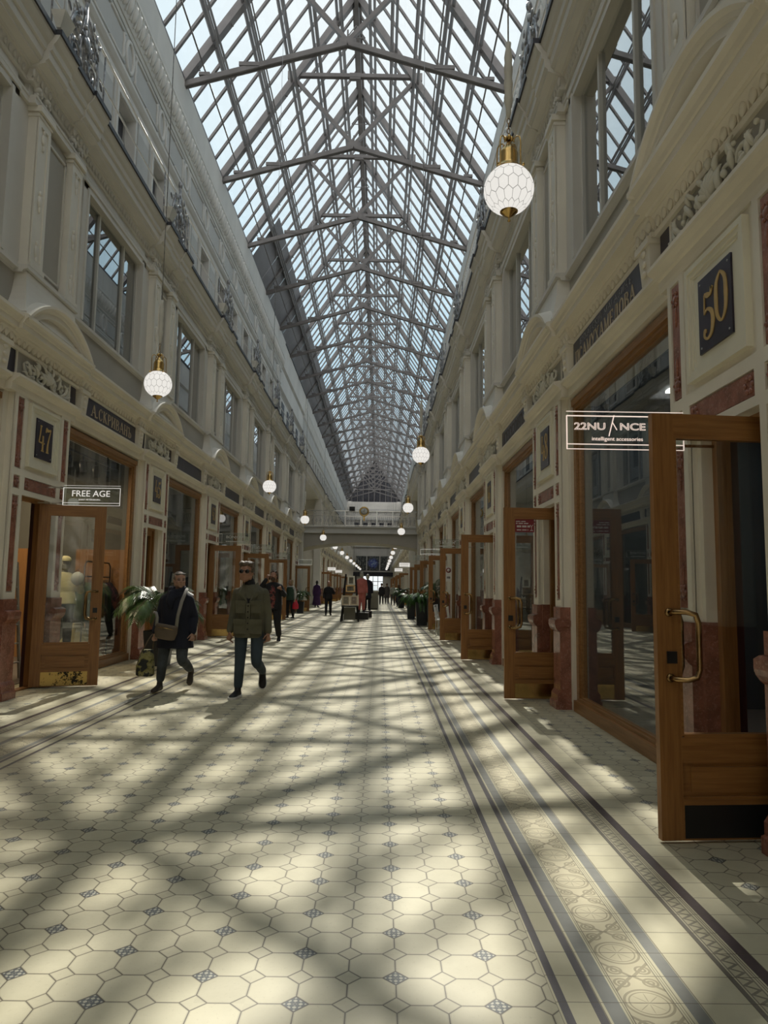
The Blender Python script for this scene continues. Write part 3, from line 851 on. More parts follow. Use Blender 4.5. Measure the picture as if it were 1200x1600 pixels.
for i in range(9): b.cbox((-3.85+7.7*i/8,0,.47),.05,.05,.94)
b.build('rails', M['chrome'], rl_, fix=False)
b = MB(); rnd = random.Random(3)
for i in range(64):
    x = -3.75+7.5*i/63
    b.tube([(x,0,.06),(x+.03*(-1)**i,0,.3),(x,0,.62)], .013, 5)
    if i % 2: b.tube([(x+.05*cos(a),0,.34+.09*sin(a)) for a in [2*pi*j/8 for j in range(9)]], .011, 5, cap=False)
    if i % 4 == 0: b.tube([(x+.07*cos(a),0,.80+.07*sin(a)) for a in [2*pi*j/8 for j in range(9)]], .010, 5, cap=False)
b.build('balusters', M['iron'], rl_, fix=False)
ck = thing('clock', 'small round gilt clock mounted at the middle of the footbridge railing', 'clock', (CX+.18,YB0-.10,5.75))
b = MB(); b.lathe([(.0,0),(.20,0),(.26,-.05),(.30,-.02),(.30,.08),(.0,.08)], (0,0,.22), 24, 0, True, 'Y'); b.cbox((0,.02,-.2),.10,.06,.28,0); b.build('case', M['brass'], ck)
b = MB(); b.lathe([(0,-.052),(.20,-.052),(.20,-.03),(0,-.03)], (0,0,.22), 24, 0, True, 'Y'); b.bar((0,-.058,.22),(.03,-.058,.36),.016,.01,1,(0,1,0)); b.bar((0,-.058,.22),(-.09,-.058,.24),.02,.01,1,(0,1,0)); b.build('dial', [M['ivory'],M['black']], ck)
bx = MB(); bx.cbox((0,0,0),.34,.16,.26); bx.cbox((0,-.10,.0),.10,.10,.10); bx.lathe([(.05,-.22),(.05,-.1)],(0,0,0),10,0,True,'Y')
o = bx.build('projector', M['black'], None, loc=(CX-.55,YB0-.10,6.12)); bx = None
tag(o, 'small black projector box clamped to the footbridge rail beside the gilt clock', 'projector')

# ------------------------------------------------------------------ far end
end = struct('wall_end'); end.location = (CX,0,0)
b = MB()
b.box(-3.9,-1.75,YE,YE+.4,0,16.3,0); b.box(1.75,3.9,YE,YE+.4,0,16.3,0); b.box(-1.75,1.75,YE,YE+.4,3.4,16.3,0)
b.box(-6,-3.9,YE,YE+.4,0,16.4,0); b.box(3.9,6,YE,YE+.4,0,16.4,0)
b.box(-3.5,3.5,YE-.35,YE,3.2,3.9,2); b.box(-5,5,YE-.3,YE,8.3,8.8,1)
for k in range(5): b.box(-3.4+k*1.45,-2.6+k*1.45,YE-.06,YE,10.5,12.6,2)
b.box(-5,5,YE-.2,YE,13.0,13.35,1); b.box(-5,5,YE-.25,YE,14.6,15.0,1)
# glazed gable
b.add([(-EV,YE+.2,16.3),(EV,YE+.2,16.3),(0,YE+.2,ZR)], [(0,1,2)], 2)
for q in range(-4,5): b.bar((q*1.0,YE+.05,16.3),(q*1.0,YE+.05,max(16.4,rz(q*1.0))),.14,.14,3,(0,1,0))
b.bar((-4.9,YE,18.5),(4.9,YE,18.5),.14,.2,3)
for q in (-1,1): b.bar((q*EV,YE,ZE),(0,YE,ZR),.25,.25,3,(0,1,0))
b.build('end_wall', [M['stone'],M['attic'],M['zinc'],M['steel']], end)
# entrance: glazed doors onto the street
b = MB()
for x in (-1.75,-.85,0,.85,1.75): b.box(x-.05,x+.05,YE+.05,YE+.15,0,3.4,0)
for z in (0.05,2.3,3.35): b.box(-1.75,1.75,YE+.05,YE+.15,z-.05,z+.05,0)
w = struct('door_100'); w.location = (CX,0,0); b.build('door_frame', M['darkwood'], w, fix=False)
b = MB(); b.box(-1.7,1.7,YE+.09,YE+.11,.1,3.3); b.build('pane', M['glass'], w)
# coloured glass panel above the entrance beam
def mosaic():
    m, t, bs = newmat('mosaic_panel'); co = t.coord()
    sp = t.new('ShaderNodeSeparateXYZ'); t.L.new(co, sp.inputs[0])
    n = t.noise(3.2, 5, co, .7); n2 = t.noise(9, 4, co, .7)
    c = t.ramp(n, [(.38,lin(34,36,40)),(.5,lin(70,74,74)),(.62,lin(120,124,120))])
    r = t.add(t.m('SQRT', t.add(t.m('POWER', sp.outputs[0], 2.0), t.m('POWER', t.sub(sp.outputs[2],.0), 2.0))), t.mul(t.sub(n2,.5), 2.4))
    f = t.mul(t.lt(r, .75), t.gt(n,.40)); c = t.mix(f, c, lin(66,84,170))
    f2 = t.mul(t.lt(r, .55), t.gt(n,.5)); c = t.mix(f2, c, lin(150,170,200))
    t.L.new(c, bs.inputs['Base Color']); bs.inputs['Roughness'].default_value = .3
    return m
b = MB(); b.box(-3.0,3.0,-.05,0,-1.25,1.25,0)
w = thing('mosaic_panel', 'large dark mosaic panel with a blue centre over the far entrance', 'mosaic', (CX-.05,YE-.4,5.45))
b.build('panel', mosaic(), w); b = MB(); b.add([],[])
for a, c in (((-3.15,0,-1.4),(3.15,0,-1.4)),((-3.15,0,1.4),(3.15,0,1.4)),((-3.1,0,-1.4),(-3.1,0,1.4)),((3.1,0,-1.4),(3.1,0,1.4)),((-1.1,-.06,-1.3),(-1.1,-.06,1.3)),((1.2,-.06,-1.3),(1.2,-.06,1.3))):
    b.bar(a,c,.14,.14,0,(0,1,0))
b.build('frame', M['stone'], w, fix=False)
# back of the arcade behind the camera
b = MB(); b.box(-12,10,YS-.4,YS,0,8.7,0); b.box(-7,5,YS-.4,YS,8.7,16.3,0); b.box(-7,5,YS-.4,YS,16.3,23.9,0)
o = b.build('wall_back', M['stone']); tag(o, kind='structure')

# ------------------------------------------------------------------ text and numerals
def stroke_ribbon(b, pts, wid, depth, m=0, res=6):
    """flat raised ribbon in the x-z plane with varying width, front at y=0"""
    pts = [Vector((p[0],0,p[1])) for p in pts]; k = len(pts)
    if not isinstance(wid,(list,tuple)): wid = [wid]*k
    P_, W_ = [], []
    if k == 2: P_, W_ = pts, list(wid)
    else:
        for i in range(k-1):
            p0, p1, p2, p3 = pts[max(i-1,0)], pts[i], pts[i+1], pts[min(i+2,k-1)]
            for j in range(res):
                u = j/res
                P_.append(.5*((2*p1)+(p2-p0)*u+(2*p0-5*p1+4*p2-p3)*u*u+(3*p1-p0-3*p2+p3)*u**3)); W_.append(wid[i]*(1-u)+wid[i+1]*u)
        P_.append(pts[-1]); W_.append(wid[-1])
    vs = []
    for i, p in enumerate(P_):
        d = (P_[min(i+1,len(P_)-1)]-P_[max(i-1,0)]).normalized(); nn = Vector((-d.z,0,d.x))
        for q, y in ((1,-depth),(-1,-depth),(-1,0),(1,0)): vs.append(p + nn*(q*W_[i]/2) + Vector((0,y,0)))
    n = len(P_)
    fs = [(i*4+j, i*4+(j+1)%4, i*4+4+(j+1)%4, i*4+4+j) for i in range(n-1) for j in range(4)]
    fs += [(0,1,2,3), ((n-1)*4,(n-1)*4+3,(n-1)*4+2,(n-1)*4+1)]
    b.add(vs, fs, m)
DIG = {  # unit box 0..1 wide, 0..2 high
 '0': [([(.5,2),(.17,1.65),(.1,1),(.17,.35),(.5,0),(.83,.35),(.9,1),(.83,1.65),(.5,2)], [.07,.17,.22,.17,.07,.17,.22,.17,.07])],
 '5': [([(.82,2.02),(.72,1.78),(.45,1.80),(.2,1.9)], [.16,.12,.2,.1]), ([(.2,1.9),(.18,1.5),(.16,1.08)], [.08,.07,.07]), ([(.16,1.08),(.42,1.22),(.78,1.02),(.88,.6),(.72,.15),(.40,.0),(.14,.14),(.16,.36),(.3,.34)], [.06,.09,.18,.24,.16,.08,.10,.16,.12]), ([(.82,2.02),(.9,1.92)],[.1,.12])],
 '4': [([(.30,1.98),(.22,1.4),(.06,.66)], [.1,.13,.1]), ([(.06,.66),(.98,.66)], .09), ([(.7,1.25),(.7,0)], .18), ([(.5,.02),(.92,.02)], .08), ([(.18,1.98),(.44,1.98)], .09)],
 '7': [([(.08,1.62),(.14,1.95),(.4,1.82),(.9,1.96)], [.1,.14,.2,.1]), ([(.9,1.96),(.62,1.2),(.46,.6),(.44,.05)], [.07,.10,.18,.24]), ([(.26,.02),(.66,.02)], .08)],
 '8': [([(.5,2),(.2,1.8),(.22,1.45),(.5,1.12),(.86,.7),(.82,.22),(.5,0),(.18,.22),(.14,.68),(.5,1.12),(.8,1.45),(.8,1.8),(.5,2)], [.07,.13,.16,.2,.19,.15,.08,.14,.15,.08,.11,.12,.07])],
 '3': [([(.15,1.6),(.3,1.95),(.65,1.95),(.82,1.6),(.68,1.2),(.42,1.08)], [.16,.1,.1,.18,.12,.06]), ([(.42,1.08),(.75,.98),(.88,.55),(.7,.1),(.4,0),(.14,.18),(.2,.4)], [.06,.12,.2,.13,.08,.14,.12])],
 '1': [([(.5,2),(.5,0)], .22), ([(.25,1.7),(.5,1.98)], .08), ([(.25,.02),(.75,.02)], .08)],
 '2': [([(.15,1.5),(.3,1.92),(.66,1.95),(.84,1.55),(.6,.9),(.14,.1)], [.17,.1,.11,.2,.14,.08]), ([(.14,.08),(.5,.16),(.88,.04),(.9,.3)], [.1,.16,.13,.07])],
 '6': [([(.8,1.7),(.6,1.98),(.3,1.7),(.12,.9),(.25,.15),(.52,0),(.84,.25),(.84,.75),(.55,1.08),(.2,.75)], [.15,.08,.13,.2,.15,.08,.15,.16,.08,.06])],
 '9': [([(.18,.3),(.4,0),(.7,.3),(.88,1.1),(.75,1.85),(.48,2),(.16,1.75),(.16,1.25),(.45,.95),(.8,1.25)], [.15,.08,.13,.2,.15,.08,.15,.16,.08,.06])],
}
def V(x, w=.16): return ([(x,0),(x,1)], w)
def ser(x, z, w=.26): return ([(x-w/2,z),(x+w/2,z)], .055)
GLY = {  # serif capitals, unit height; (strokes, advance)
 'А': ([([(.10,0),(.40,1)],.06), ([(.42,1),(.74,0)],.15), ([(.2,.36),(.6,.36)],.055), ser(.08,.02), ser(.74,.02)], .84),
 'С': ([([(.62,.78),(.52,.96),(.32,.98),(.13,.75),(.10,.5),(.13,.25),(.32,.02),(.52,.04),(.64,.24)], [.12,.06,.06,.13,.16,.13,.06,.06,.05])], .74),
 'К': ([V(.16), ser(.16,.02), ser(.16,.98), ([(.18,.48),(.58,1)],.06), ([(.3,.6),(.64,0)],.14), ser(.64,.02,.2), ser(.58,.98,.2)], .78),
 'Р': ([V(.16), ser(.16,.02), ser(.16,.98), ([(.16,.97),(.45,.95),(.58,.74),(.45,.52),(.16,.5)], [.05,.07,.15,.07,.05])], .68),
 'И': ([V(.15), V(.63), ([(.15,.08),(.63,.92)],.055), ser(.15,.02), ser(.15,.98), ser(.63,.02), ser(.63,.98)], .80),
 'Й': ([V(.15), V(.63), ([(.15,.08),(.63,.92)],.055), ser(.15,.02), ser(.63,.02), ([(.25,1.2),(.39,1.1),(.53,1.2)],.06)], .80),
 'В': ([V(.16), ser(.14,.02,.2), ser(.14,.98,.2), ([(.16,.97),(.46,.93),(.55,.76),(.44,.57),(.16,.53)], [.05,.07,.14,.07,.05]), ([(.16,.53),(.5,.48),(.62,.26),(.48,.05),(.16,.03)], [.05,.07,.16,.07,.05])], .74),
 'Н': ([V(.15), V(.63), ([(.15,.52),(.63,.52)],.06), ser(.15,.02), ser(.15,.98), ser(.63,.02), ser(.63,.98)], .80),
 'Ъ': ([V(.28), ([(.02,.97),(.28,.97)],.06), ([(.03,.97),(.03,.82)],.06), ([(.28,.52),(.58,.47),(.68,.26),(.56,.05),(.28,.03)], [.05,.07,.15,.07,.05])], .78),
 'П': ([V(.15), V(.63), ([(.15,.97),(.63,.97)],.06), ser(.15,.02), ser(.63,.02), ser(.15,.98), ser(.63,.98)], .80),
 'М': ([([(.14,0),(.14,1)],.06), V(.80), ([(.14,1),(.46,.12)],.14), ([(.46,.1),(.8,1)],.05), ser(.14,.02), ser(.8,.02), ser(.12,.98,.2), ser(.82,.98,.2)], .98),
 'У': ([([(.10,1),(.40,.42)],.14), ([(.64,1),(.40,.40),(.26,.06),(.12,.06)],[.06,.06,.07,.1]), ser(.1,.98), ser(.64,.98,.2)], .76),
 'Х': ([([(.10,1),(.62,0)],.15), ([(.60,1),(.12,0)],.06), ser(.1,.98), ser(.62,.98), ser(.1,.02), ser(.62,.02)], .76),
 'Е': ([V(.16), ([(.16,.97),(.58,.97)],.055), ([(.16,.52),(.46,.52)],.055), ([(.16,.03),(.6,.03)],.055), ([(.58,.98),(.58,.78)],.06), ([(.6,.02),(.6,.24)],.06), ser(.12,.02,.16), ser(.12,.98,.16)], .70),
 'Д': ([([(.20,.06),(.30,1)],.06), V(.60), ([(.3,.97),(.68,.97)],.055), ([(.04,.05),(.78,.05)],.055), ([(.05,.05),(.05,-.16)],.06), ([(.77,.05),(.77,-.16)],.06)], .84),
 'О': ([([(.38,1),(.15,.8),(.10,.5),(.15,.2),(.38,0),(.61,.2),(.66,.5),(.61,.8),(.38,1)], [.05,.13,.17,.13,.05,.13,.17,.13,.05])], .78),
 'Б': ([V(.16), ([(.16,.97),(.58,.97)],.055), ([(.58,.98),(.58,.78)],.06), ([(.16,.53),(.5,.48),(.62,.26),(.48,.05),(.16,.03)], [.05,.07,.16,.07,.05]), ser(.14,.02,.2)], .72),
 'Г': ([V(.16), ([(.16,.97),(.58,.97)],.055), ([(.58,.98),(.58,.76)],.06), ser(.16,.02), ser(.14,.98,.2)], .66),
 'З': ([([(.1,.8),(.3,.98),(.5,.92),(.54,.74),(.4,.55),(.26,.53)], [.1,.06,.08,.14,.07,.05]), ([(.26,.53),(.5,.48),(.62,.26),(.46,.03),(.24,.02),(.08,.2)], [.05,.08,.16,.08,.06,.1])], .70),
 'І': ([V(.18), ser(.18,.02), ser(.18,.98)], .36),
 'Т': ([V(.36), ([(.06,.97),(.66,.97)],.055), ([(.07,.97),(.07,.78)],.06), ([(.65,.97),(.65,.78)],.06), ser(.36,.02)], .72),
 '.': ([([(.10,.0),(.10,.14)],.14)], .28), ' ': ([], .45),
}
def letters(text, width, height, depth, mats, name, parent, gly=GLY, track=.06):
    """serif lettering centred on the origin in the x-z plane, facing -y"""
    tot = sum(gly[c][1]+track for c in text)-track
    sx = width/tot; b = MB(); x = -width/2
    for c in text:
        st, adv = gly[c]
        for pts, w in st:
            k = b_w = (sx+height)/2
            wl = [q*min(sx,height)*1.15 for q in (w if isinstance(w,(list,tuple)) else [w]*len(pts))]
            stroke_ribbon(b, [(x+p[0]*sx, -height/2+p[1]*height) for p in pts], wl, depth)
        x += (adv+track)*sx
    return b.build(name, mats, parent)
def numeral(num, parent, mat):
    b = MB(); w = .20; h = .17
    for i, c in enumerate(num):
        x0 = -.17 + .185*i
        for pts, wd in DIG[c]:
            wl = [q*.205 for q in (wd if isinstance(wd,(list,tuple)) else [wd]*len(pts))]
            dz = -.035 if c in '5' and i == 0 else (.02 if c == '0' else 0)
            stroke_ribbon(b, [(x0+p[0]*w*.86, -.155+dz+p[1]*h*1.0) for p in pts], wl, .006)
    return b.build('numeral', mat, parent)
def font_text(body, size, mat, name, parent, ext=.0, bev=.0, outline=False, align='CENTER', sx=1.0):
    cu = bpy.data.curves.new(name,'FONT'); cu.body = body; cu.size = size; cu.align_x = align; cu.align_y = 'CENTER'
    cu.extrude = ext; cu.bevel_depth = bev; cu.resolution_u = 4
    if outline: cu.fill_mode = 'NONE'
    tmp = bpy.data.objects.new('tmp', cu); C.objects.link(tmp)
    dg = bpy.context.evaluated_depsgraph_get(); me = bpy.data.meshes.new_from_object(tmp.evaluated_get(dg))
    bpy.data.objects.remove(tmp); bpy.data.curves.remove(cu)
    me.transform(Matrix.Diagonal((sx,1,1,1)) ); me.transform(Matrix.Rotation(pi/2,4,'X'))
    me.materials.clear(); me.materials.append(mat); me.name = name
    return link(name, me, parent)

def fit_text(body, x0, x1, zc_, height, mat, name, parent, ext=.001, bev=0.0, outline=False):
    """text stretched to run from x0 to x1 with the given letter height"""
    o = font_text(body, height*1.35, mat, name, parent, ext, bev, outline, 'LEFT')
    xs = [v.co.x for v in o.data.vertices]; zs = [v.co.z for v in o.data.vertices]
    kx = (x1-x0)/(max(xs)-min(xs)); kz = height/(max(zs)-min(zs))
    o.data.transform(Matrix.Translation((-min(xs),0,-(max(zs)+min(zs))/2))); o.data.transform(Matrix.Diagonal((kx,1,kz,1)))
    o.location = (x0,-.011,zc_); return o

# ------------------------------------------------------------------ things fixed to each bay
def face(s): return pi/2*-1 if s > 0 else pi/2            # turn a front that faces -y towards the centre line
# a local frame: x to the viewer's right, y into the wall, z up
PLM = {}
def plaque_meshes():
    b = MB(); w, z = .425, .425
    for k, (a, c, d0, d1) in enumerate(((0,.04,-.052,.0),(.04,.075,-.04,.0),(.075,.10,-.03,.0))):
        for x0, x1, z0, z1 in ((-w+a,w-a,z-c,z-a),(-w+a,w-a,-z+a,-z+c),(-w+a,-w+c,-z+c,z-c),(w-c,w-a,-z+c,z-c)): b.box(x0,x1,d0,d1,z0,z1)
    b.box(-w+.09,w-.09,-.022,0,-z+.09,z-.09)
    p = MB(); p.box(-.237,.237,-.036,-.02,-.268,.268)
    for x in (-.2,.2):
        for q in (-.23,.23): p.lathe([(.008,-.04),(.008,-.034)], (x,0,q), 8, 1, True, 'Y')
    return b.mesh('plaque_frame',[M['frame']]), p.mesh('plate',[M['navy'],M['iron']])
PLM = plaque_meshes()
rightnum = {0:'50',1:'48',2:'46',3:'44',4:'42',5:'40',6:'38',7:'36'}; leftnum = {1:'47',2:'45',3:'43',4:'41',5:'39',6:'37',7:'35'}
for s, y, sec, k in BAYS:
    if sec == 1 and k < (0 if s > 0 else 1): continue
    num = None
    if sec == 1: num = (rightnum if s > 0 else leftnum).get(k)
    loc = (CX+s*3.478, y, 3.385)
    lab = ('cream framed navy plaque numbered %s over a shop door' % num) if num else 'small framed number plaque far down the passage beyond the footbridge'
    pq = thing('number_plaque', lab, 'plaque', loc, face(s), 'number plaques over the doors' if num else 'number plaques beyond the footbridge')
    link('plaque_frame', PLM[0], pq); pl_ = link('plate', PLM[1], pq)
    if num:
        o = numeral(num, pl_, M['gold']); o.location = (0,-.036,0)
NBM = None
b = MB(); b.box(-1.14,1.14,-.03,.045,-.155,.16); NBM = b.mesh('board',[M['navy']])
for s, y, sec, k in BAYS:
    if sec == 1 and (k >= NB1-1 or k < (0 if s > 0 else 0)): continue
    if sec == 2 and k >= 8: continue
    loc = (CX+s*3.515, y+HB, 4.225)
    kind = (s,k) if sec == 1 else None
    special = {(1,0):'navy shop name board with a two-line old Russian inscription, right side',(1,1):'dark name board with faded gold letters beyond plaque 48',(-1,1):'navy name board with gold old Russian lettering beside plaque 47'}
    if sec == 2: lab = 'plain dark frieze board far down the passage beyond the footbridge'
    else: lab = special.get(kind) or ('plain unlettered dark frieze board between plaques %s and %s' % ((rightnum if s>0 else leftnum).get(k,'49'), (rightnum if s>0 else leftnum).get(k+1)))
    nb = thing('name_board', lab, 'sign board', loc, face(s), 'frieze name boards' if sec == 1 else 'frieze boards beyond the footbridge')
    nb = link('board', NBM, nb)
    if kind == (-1,1): o = letters('А.СКРИВАНЪ', 1.85, .185, .006, M['oldgold'], 'lettering', nb); o.location = (0,-.03,0)
    if kind == (1,0):
        o = letters('ПСАМУХАМЕДОВА', 1.98, .155, .006, M['oldgold'], 'lettering', nb); o.location = (-.05,-.03,-.05)
        o = letters('БУХАРСКІЙ МАГАЗИНЪ', 1.72, .062, .004, M['iron'], 'small_lettering', nb); o.location = (0,-.03,.098)
    if kind == (1,1): o = letters('ГЕССОНЪ', 1.85, .21, .005, basic('faded_gold',(.10,.085,.075,1),.5), 'lettering', nb); o.location = (0,-.03,0)
# stucco scrollwork in the frieze above each door
def spiral(c, r0, r1, a0, turns, n=22, q=1):
    return [(c[0]+q*(r0+(r1-r0)*i/n)*cos(a0+turns*2*pi*i/n), c[1]+(r0+(r1-r0)*i/n)*sin(a0+turns*2*pi*i/n)) for i in range(n+1)]
def stucco():
    b = MB(); rnd = random.Random(5)
    def tb(p, r): b.tube([(x,-.02-.012*sin(i*.5),z) for i,(x,z) in enumerate(p)], r, 7)
    def leaf(x, z, a, l, w):
        d = Vector((cos(a),0,sin(a))); nn = Vector((-d.z,0,d.x)); p = Vector((x,-.03,z))
        pts = [p + d*(l*i/5) + nn*(.25*l*(i/5)**2) + Vector((0,-.03*sin(pi*i/5),0)) for i in range(6)]
        b.tube(pts, [w*.5,w,w*1.1,w*.9,w*.6,w*.15], 6)
    # central shell and plume
    for i in range(7):
        a = radians(30+20*i); leaf(.0,-.06,a,.20,.028)
    b.ell((0,-.04,-.02),.045,.035,.06,10,7); b.ell((0,-.05,.17),.035,.03,.045,10,6)
    for q in (-1,1):
        tb(spiral((q*.20,-.02),.105,.022,pi*.9,1.35,24,q),[.024-.0006*i for i in range(25)])
        tb(spiral((q*.43,-.03),.085,.02,pi*1.0,-1.3,24,q),[.021-.0005*i for i in range(25)])
        tb([(q*.10,-.13),(q*.25,-.145),(q*.42,-.12),(q*.56,-.10),(q*.64,-.04),(q*.66,.03),(q*.62,.06)],[.024,.024,.022,.02,.018,.015,.012])
        for x, z, a, l, w in ((.12,-.10,75,.19,.024),(.30,-.05,70,.17,.022),(.33,.03,100,.14,.02),(.50,-.09,60,.16,.022),(.56,-.06,95,.15,.02),(.26,.06,55,.13,.018),(.08,.05,60,.15,.022),(.40,-.11,20,.14,.02),(.60,-.10,25,.10,.016),(.16,-.13,-10,.12,.02)):
            aa = radians(a) if q > 0 else pi-radians(a); leaf(q*x,z,aa,l,w)
        for x, z, r in ((.20,-.02,.026),(.43,-.03,.022),(.62,.06,.02),(.34,.10,.018),(.5,.05,.018)): b.ell((q*x,-.045,z),r,r,r,8,6)
    return b.mesh('stucco_relief',[M['stucco']])
STM = stucco()
for s, y, sec, k in BAYS:
    if sec == 2 or k < (0 if s > 0 else 1): continue
    num = (rightnum if s > 0 else leftnum).get(k)
    o = link('stucco_relief', STM, None, (CX+s*3.485, y, 4.235)); o.rotation_euler = (0,0,face(s))
    tag(o, 'pale stucco leaf scrollwork on the frieze over plaque %s' % num, 'ornament', 'stucco scrolls over the number plaques')
# wrought ironwork on the gallery edge above each pier, and the wire rails between
def ironwork():
    b = MB()
    def tb(p, r, y=0): b.tube([(x,y,z) for x,z in p], r, 6)
    for q in (-1,1):
        tb(spiral((q*.26,.30),.20,.03,-pi*.5,1.4,24,q), .022); tb(spiral((q*.24,.72),.17,.03,pi*.5,-1.4,24,q), .02)
        tb([(q*.10,0),(q*.14,.5),(q*.07,.9),(q*.02,1.25)], .02); tb([(q*.48,0),(q*.44,.25),(q*.52,.5),(q*.40,.8),(q*.22,1.0),(q*.05,1.15)], .022)
        tb([(q*.5,.05),(q*.62,.02),(q*.66,.12),(q*.58,.16)], .02)
        for x, z, a in ((.3,.5,1.2),(.42,.9,2.0),(.16,1.05,1.2),(.5,.35,.6),(.2,.2,1.8),(.33,.72,.5),(.1,.6,1.4),(.38,.12,.8),(.28,.95,1.2)):
            for off in (-.05,.05):
                b.ell((q*x+.03*cos(a),off,z),.035,.02,.075,7,5, rot=Matrix.Rotation(q*(a-1.2),3,'Y'))
    tb([(0,0),(0,1.35)], .028); b.ell((0,0,1.38),.05,.05,.09,8,6); b.ell((0,-.03,.62),.09,.05,.14,8,6)
    for i in range(10):
        a = i*.7; b.ell((.16*cos(a),.05*sin(a*2),.62+.26*sin(a)),.05,.025,.035,7,5)
    b.box(-.62,.62,-.05,.05,-.02,.03)
    return b.mesh('wrought_iron_ornament',[M['iron']])
IRM = ironwork()
fd = MB(); fd.loft([[(-.10,-.02,-.06),(.10,-.02,-.06),(.10,.04,-.06),(-.10,.04,-.06)],[(-.16,-.10,.16),(.16,-.10,.16),(.16,.10,.16),(-.16,.10,.16)]],0,False); fd.bar((0,.02,-.06),(0,.06,-.2),.05,.05); FDM = fd.mesh('floodlight',[M['ivory']])
for s, y, sec, k in BAYS:
    if sec == 2 or k < 0: continue
    loc = (CX+s*3.32, y+.2, 8.80)
    lab = '%s wrought iron scroll ornament on the %s gallery edge' % (ORD[k], SD[s])
    o = link('wrought_iron_ornament', IRM, None, loc); o.rotation_euler = (0,0,face(s)); tag(o, lab, 'ironwork', 'iron ornaments along the gallery edges')
    if s < 0:
        o = link('floodlight', FDM, None, (CX+s*3.26, y-.62, 9.0)); o.rotation_euler = (0,0,face(s))
        tag(o, 'cream floodlight beside the %s iron ornament of the left gallery edge' % ORD[k], 'floodlight', 'floodlights on the left gallery edge')
for s in (1,-1):
    r = thing('gallery_rail', 'thin double metal rail along the %s upper gallery edge' % SD[s], 'railing', (CX+s*3.36,0,8.77))
    for zz, rr in ((1.15,.022),(.62,.015)):
        b = MB(); b.tube([(0,Y0-P,zz),(0,YC0,zz)], rr, 6); b.build('rail', M['white'], r, fix=False)
    b = MB(); b.tube([(0,0,0),(0,0,1.15)], .015, 6); pm_ = b.mesh('post', [M['iron']], fix=False)
    for k in range(-1,8):
        for o in (-.75,1.05): link('post', pm_, r, (0,Y0+P*k+o,0))
# ------------------------------------------------------------------ open shop doors
DW, DH, DT = .88, 2.545, .05
def door_parts():
    b = MB(); z0 = .018
    b.box(0,.135,-DT/2,DT/2,z0,DH,0); b.box(DW-.135,DW,-DT/2,DT/2,z0,DH,0)
    h = MB(); h.box(.135,DW-.135,-DT/2,DT/2,DH-.135,DH,0); h.box(.135,DW-.135,-DT/2,DT/2,.47,.60,0); h.box(.135,DW-.135,-DT/2,DT/2,z0,.245,0)
    h.box(.135,DW-.135,-.008,.008,.245,.47,0)
    for q in (-1,1):
        h.frame(0,0,0,0,0,0,0) if False else None
        y0, y1 = sorted((q*.008, q*.020))
        h.box(.19,DW-.19,y0,y1,.285,.43,0)
        for a in ((.135,DW-.135,.245,.262),(.135,DW-.135,.453,.47)):
            y0, y1 = sorted((q*.008, q*.022)); h.box(a[0],a[1],y0,y1,a[2],a[3],0)
        y0, y1 = sorted((q*.010, q*.024))
        h.box(.135,.15,y0,y1,.61,DH-.135,0); h.box(DW-.15,DW-.135,y0,y1,.61,DH-.135,0); h.box(.15,DW-.15,y0,y1,.60,.62,0); h.box(.15,DW-.15,y0,y1,DH-.155,DH-.135,0)
    g = MB(); g.box(.135,DW-.135,-.004,.004,.60,DH-.135,0)
    kp = MB()
    for q in (-1,1):
        y0, y1 = sorted((q*DT/2, q*(DT/2+.003))); kp.box(.14,DW-.14,y0,y1,.03,.215,0)
    hd = MB()
    for q in (-1,1):
        y = q*(DT/2)
        pts = [(.075,y,1.33),(.10,y+q*.035,1.335),(.15,y+q*.065,1.335),(.20,y+q*.078,1.32),(.215,y+q*.08,1.27),(.215,y+q*.08,1.0),(.20,y+q*.078,.955),(.15,y+q*.065,.94),(.10,y+q*.035,.94),(.075,y,.945)]
        hd.tube(pts, .017, 10)
        for z in (1.33,.945): hd.lathe([(.026,y),(.024,y+q*.01),(0,y+q*.01)], (.075,0,z), 12, 0, True, 'Y')
    lk = MB(); lk.box(.055,.115,-DT/2-.012,DT/2+.012,1.03,1.10,0)
    return [('stiles',b,'oak'),('rails',h,'oakh'),('pane',g,'glass'),('kick_plate',kp,'brass'),('handle',hd,'bronze'),('lock',lk,'black')]
def worn_brass():
    m, t, b = newmat('worn_brass'); co = t.coord(); n = t.noise(16, 5, co, .75)
    sp = t.new('ShaderNodeSeparateXYZ'); t.L.new(co, sp.inputs[0])
    k = t.gt(t.add(n, t.mul(t.ab(t.sub(sp.outputs[0],.38)), -.35)), .50)
    t.L.new(t.mix(k, (.55,.38,.13,1), (.03,.025,.018,1)), b.inputs['Base Color']); b.inputs['Metallic'].default_value = .9
    b.inputs['Roughness'].default_value = .3; return m
M['wornbrass'] = worn_brass()
DP = [(n, b.mesh(n,[M[m]]), m) for n, b, m in door_parts()]
def shop_door(label, loc, rz_, kick=None, group='open wooden shop doors'):
    """origin at the free edge, x runs to the hinge"""
    d = thing('shop_door', label, 'door', loc, rz_, group)
    st_ = None
    for n, me, mt in DP:
        o = link(n, me, st_ if n in ('handle','lock') else d)
        if n == 'stiles': st_ = o
        if n == 'kick_plate' and kick is not None:
            me2 = me.copy(); me2.materials.clear(); me2.materials.append(kick); o.data = me2
        if n == 'kick_plate': o['label'] = 'brass kick plate' if kick is not M['black'] else 'black kick plate'
    return d
rdoors = [(1.655,4.32,radians(4.5)),(1.66,9.60,.01),(1.66,14.66,.01),(1.665,19.82,0),(1.68,24.75,0),(1.66,29.75,.02),(1.66,34.8,0),(1.66,39.8,0)]
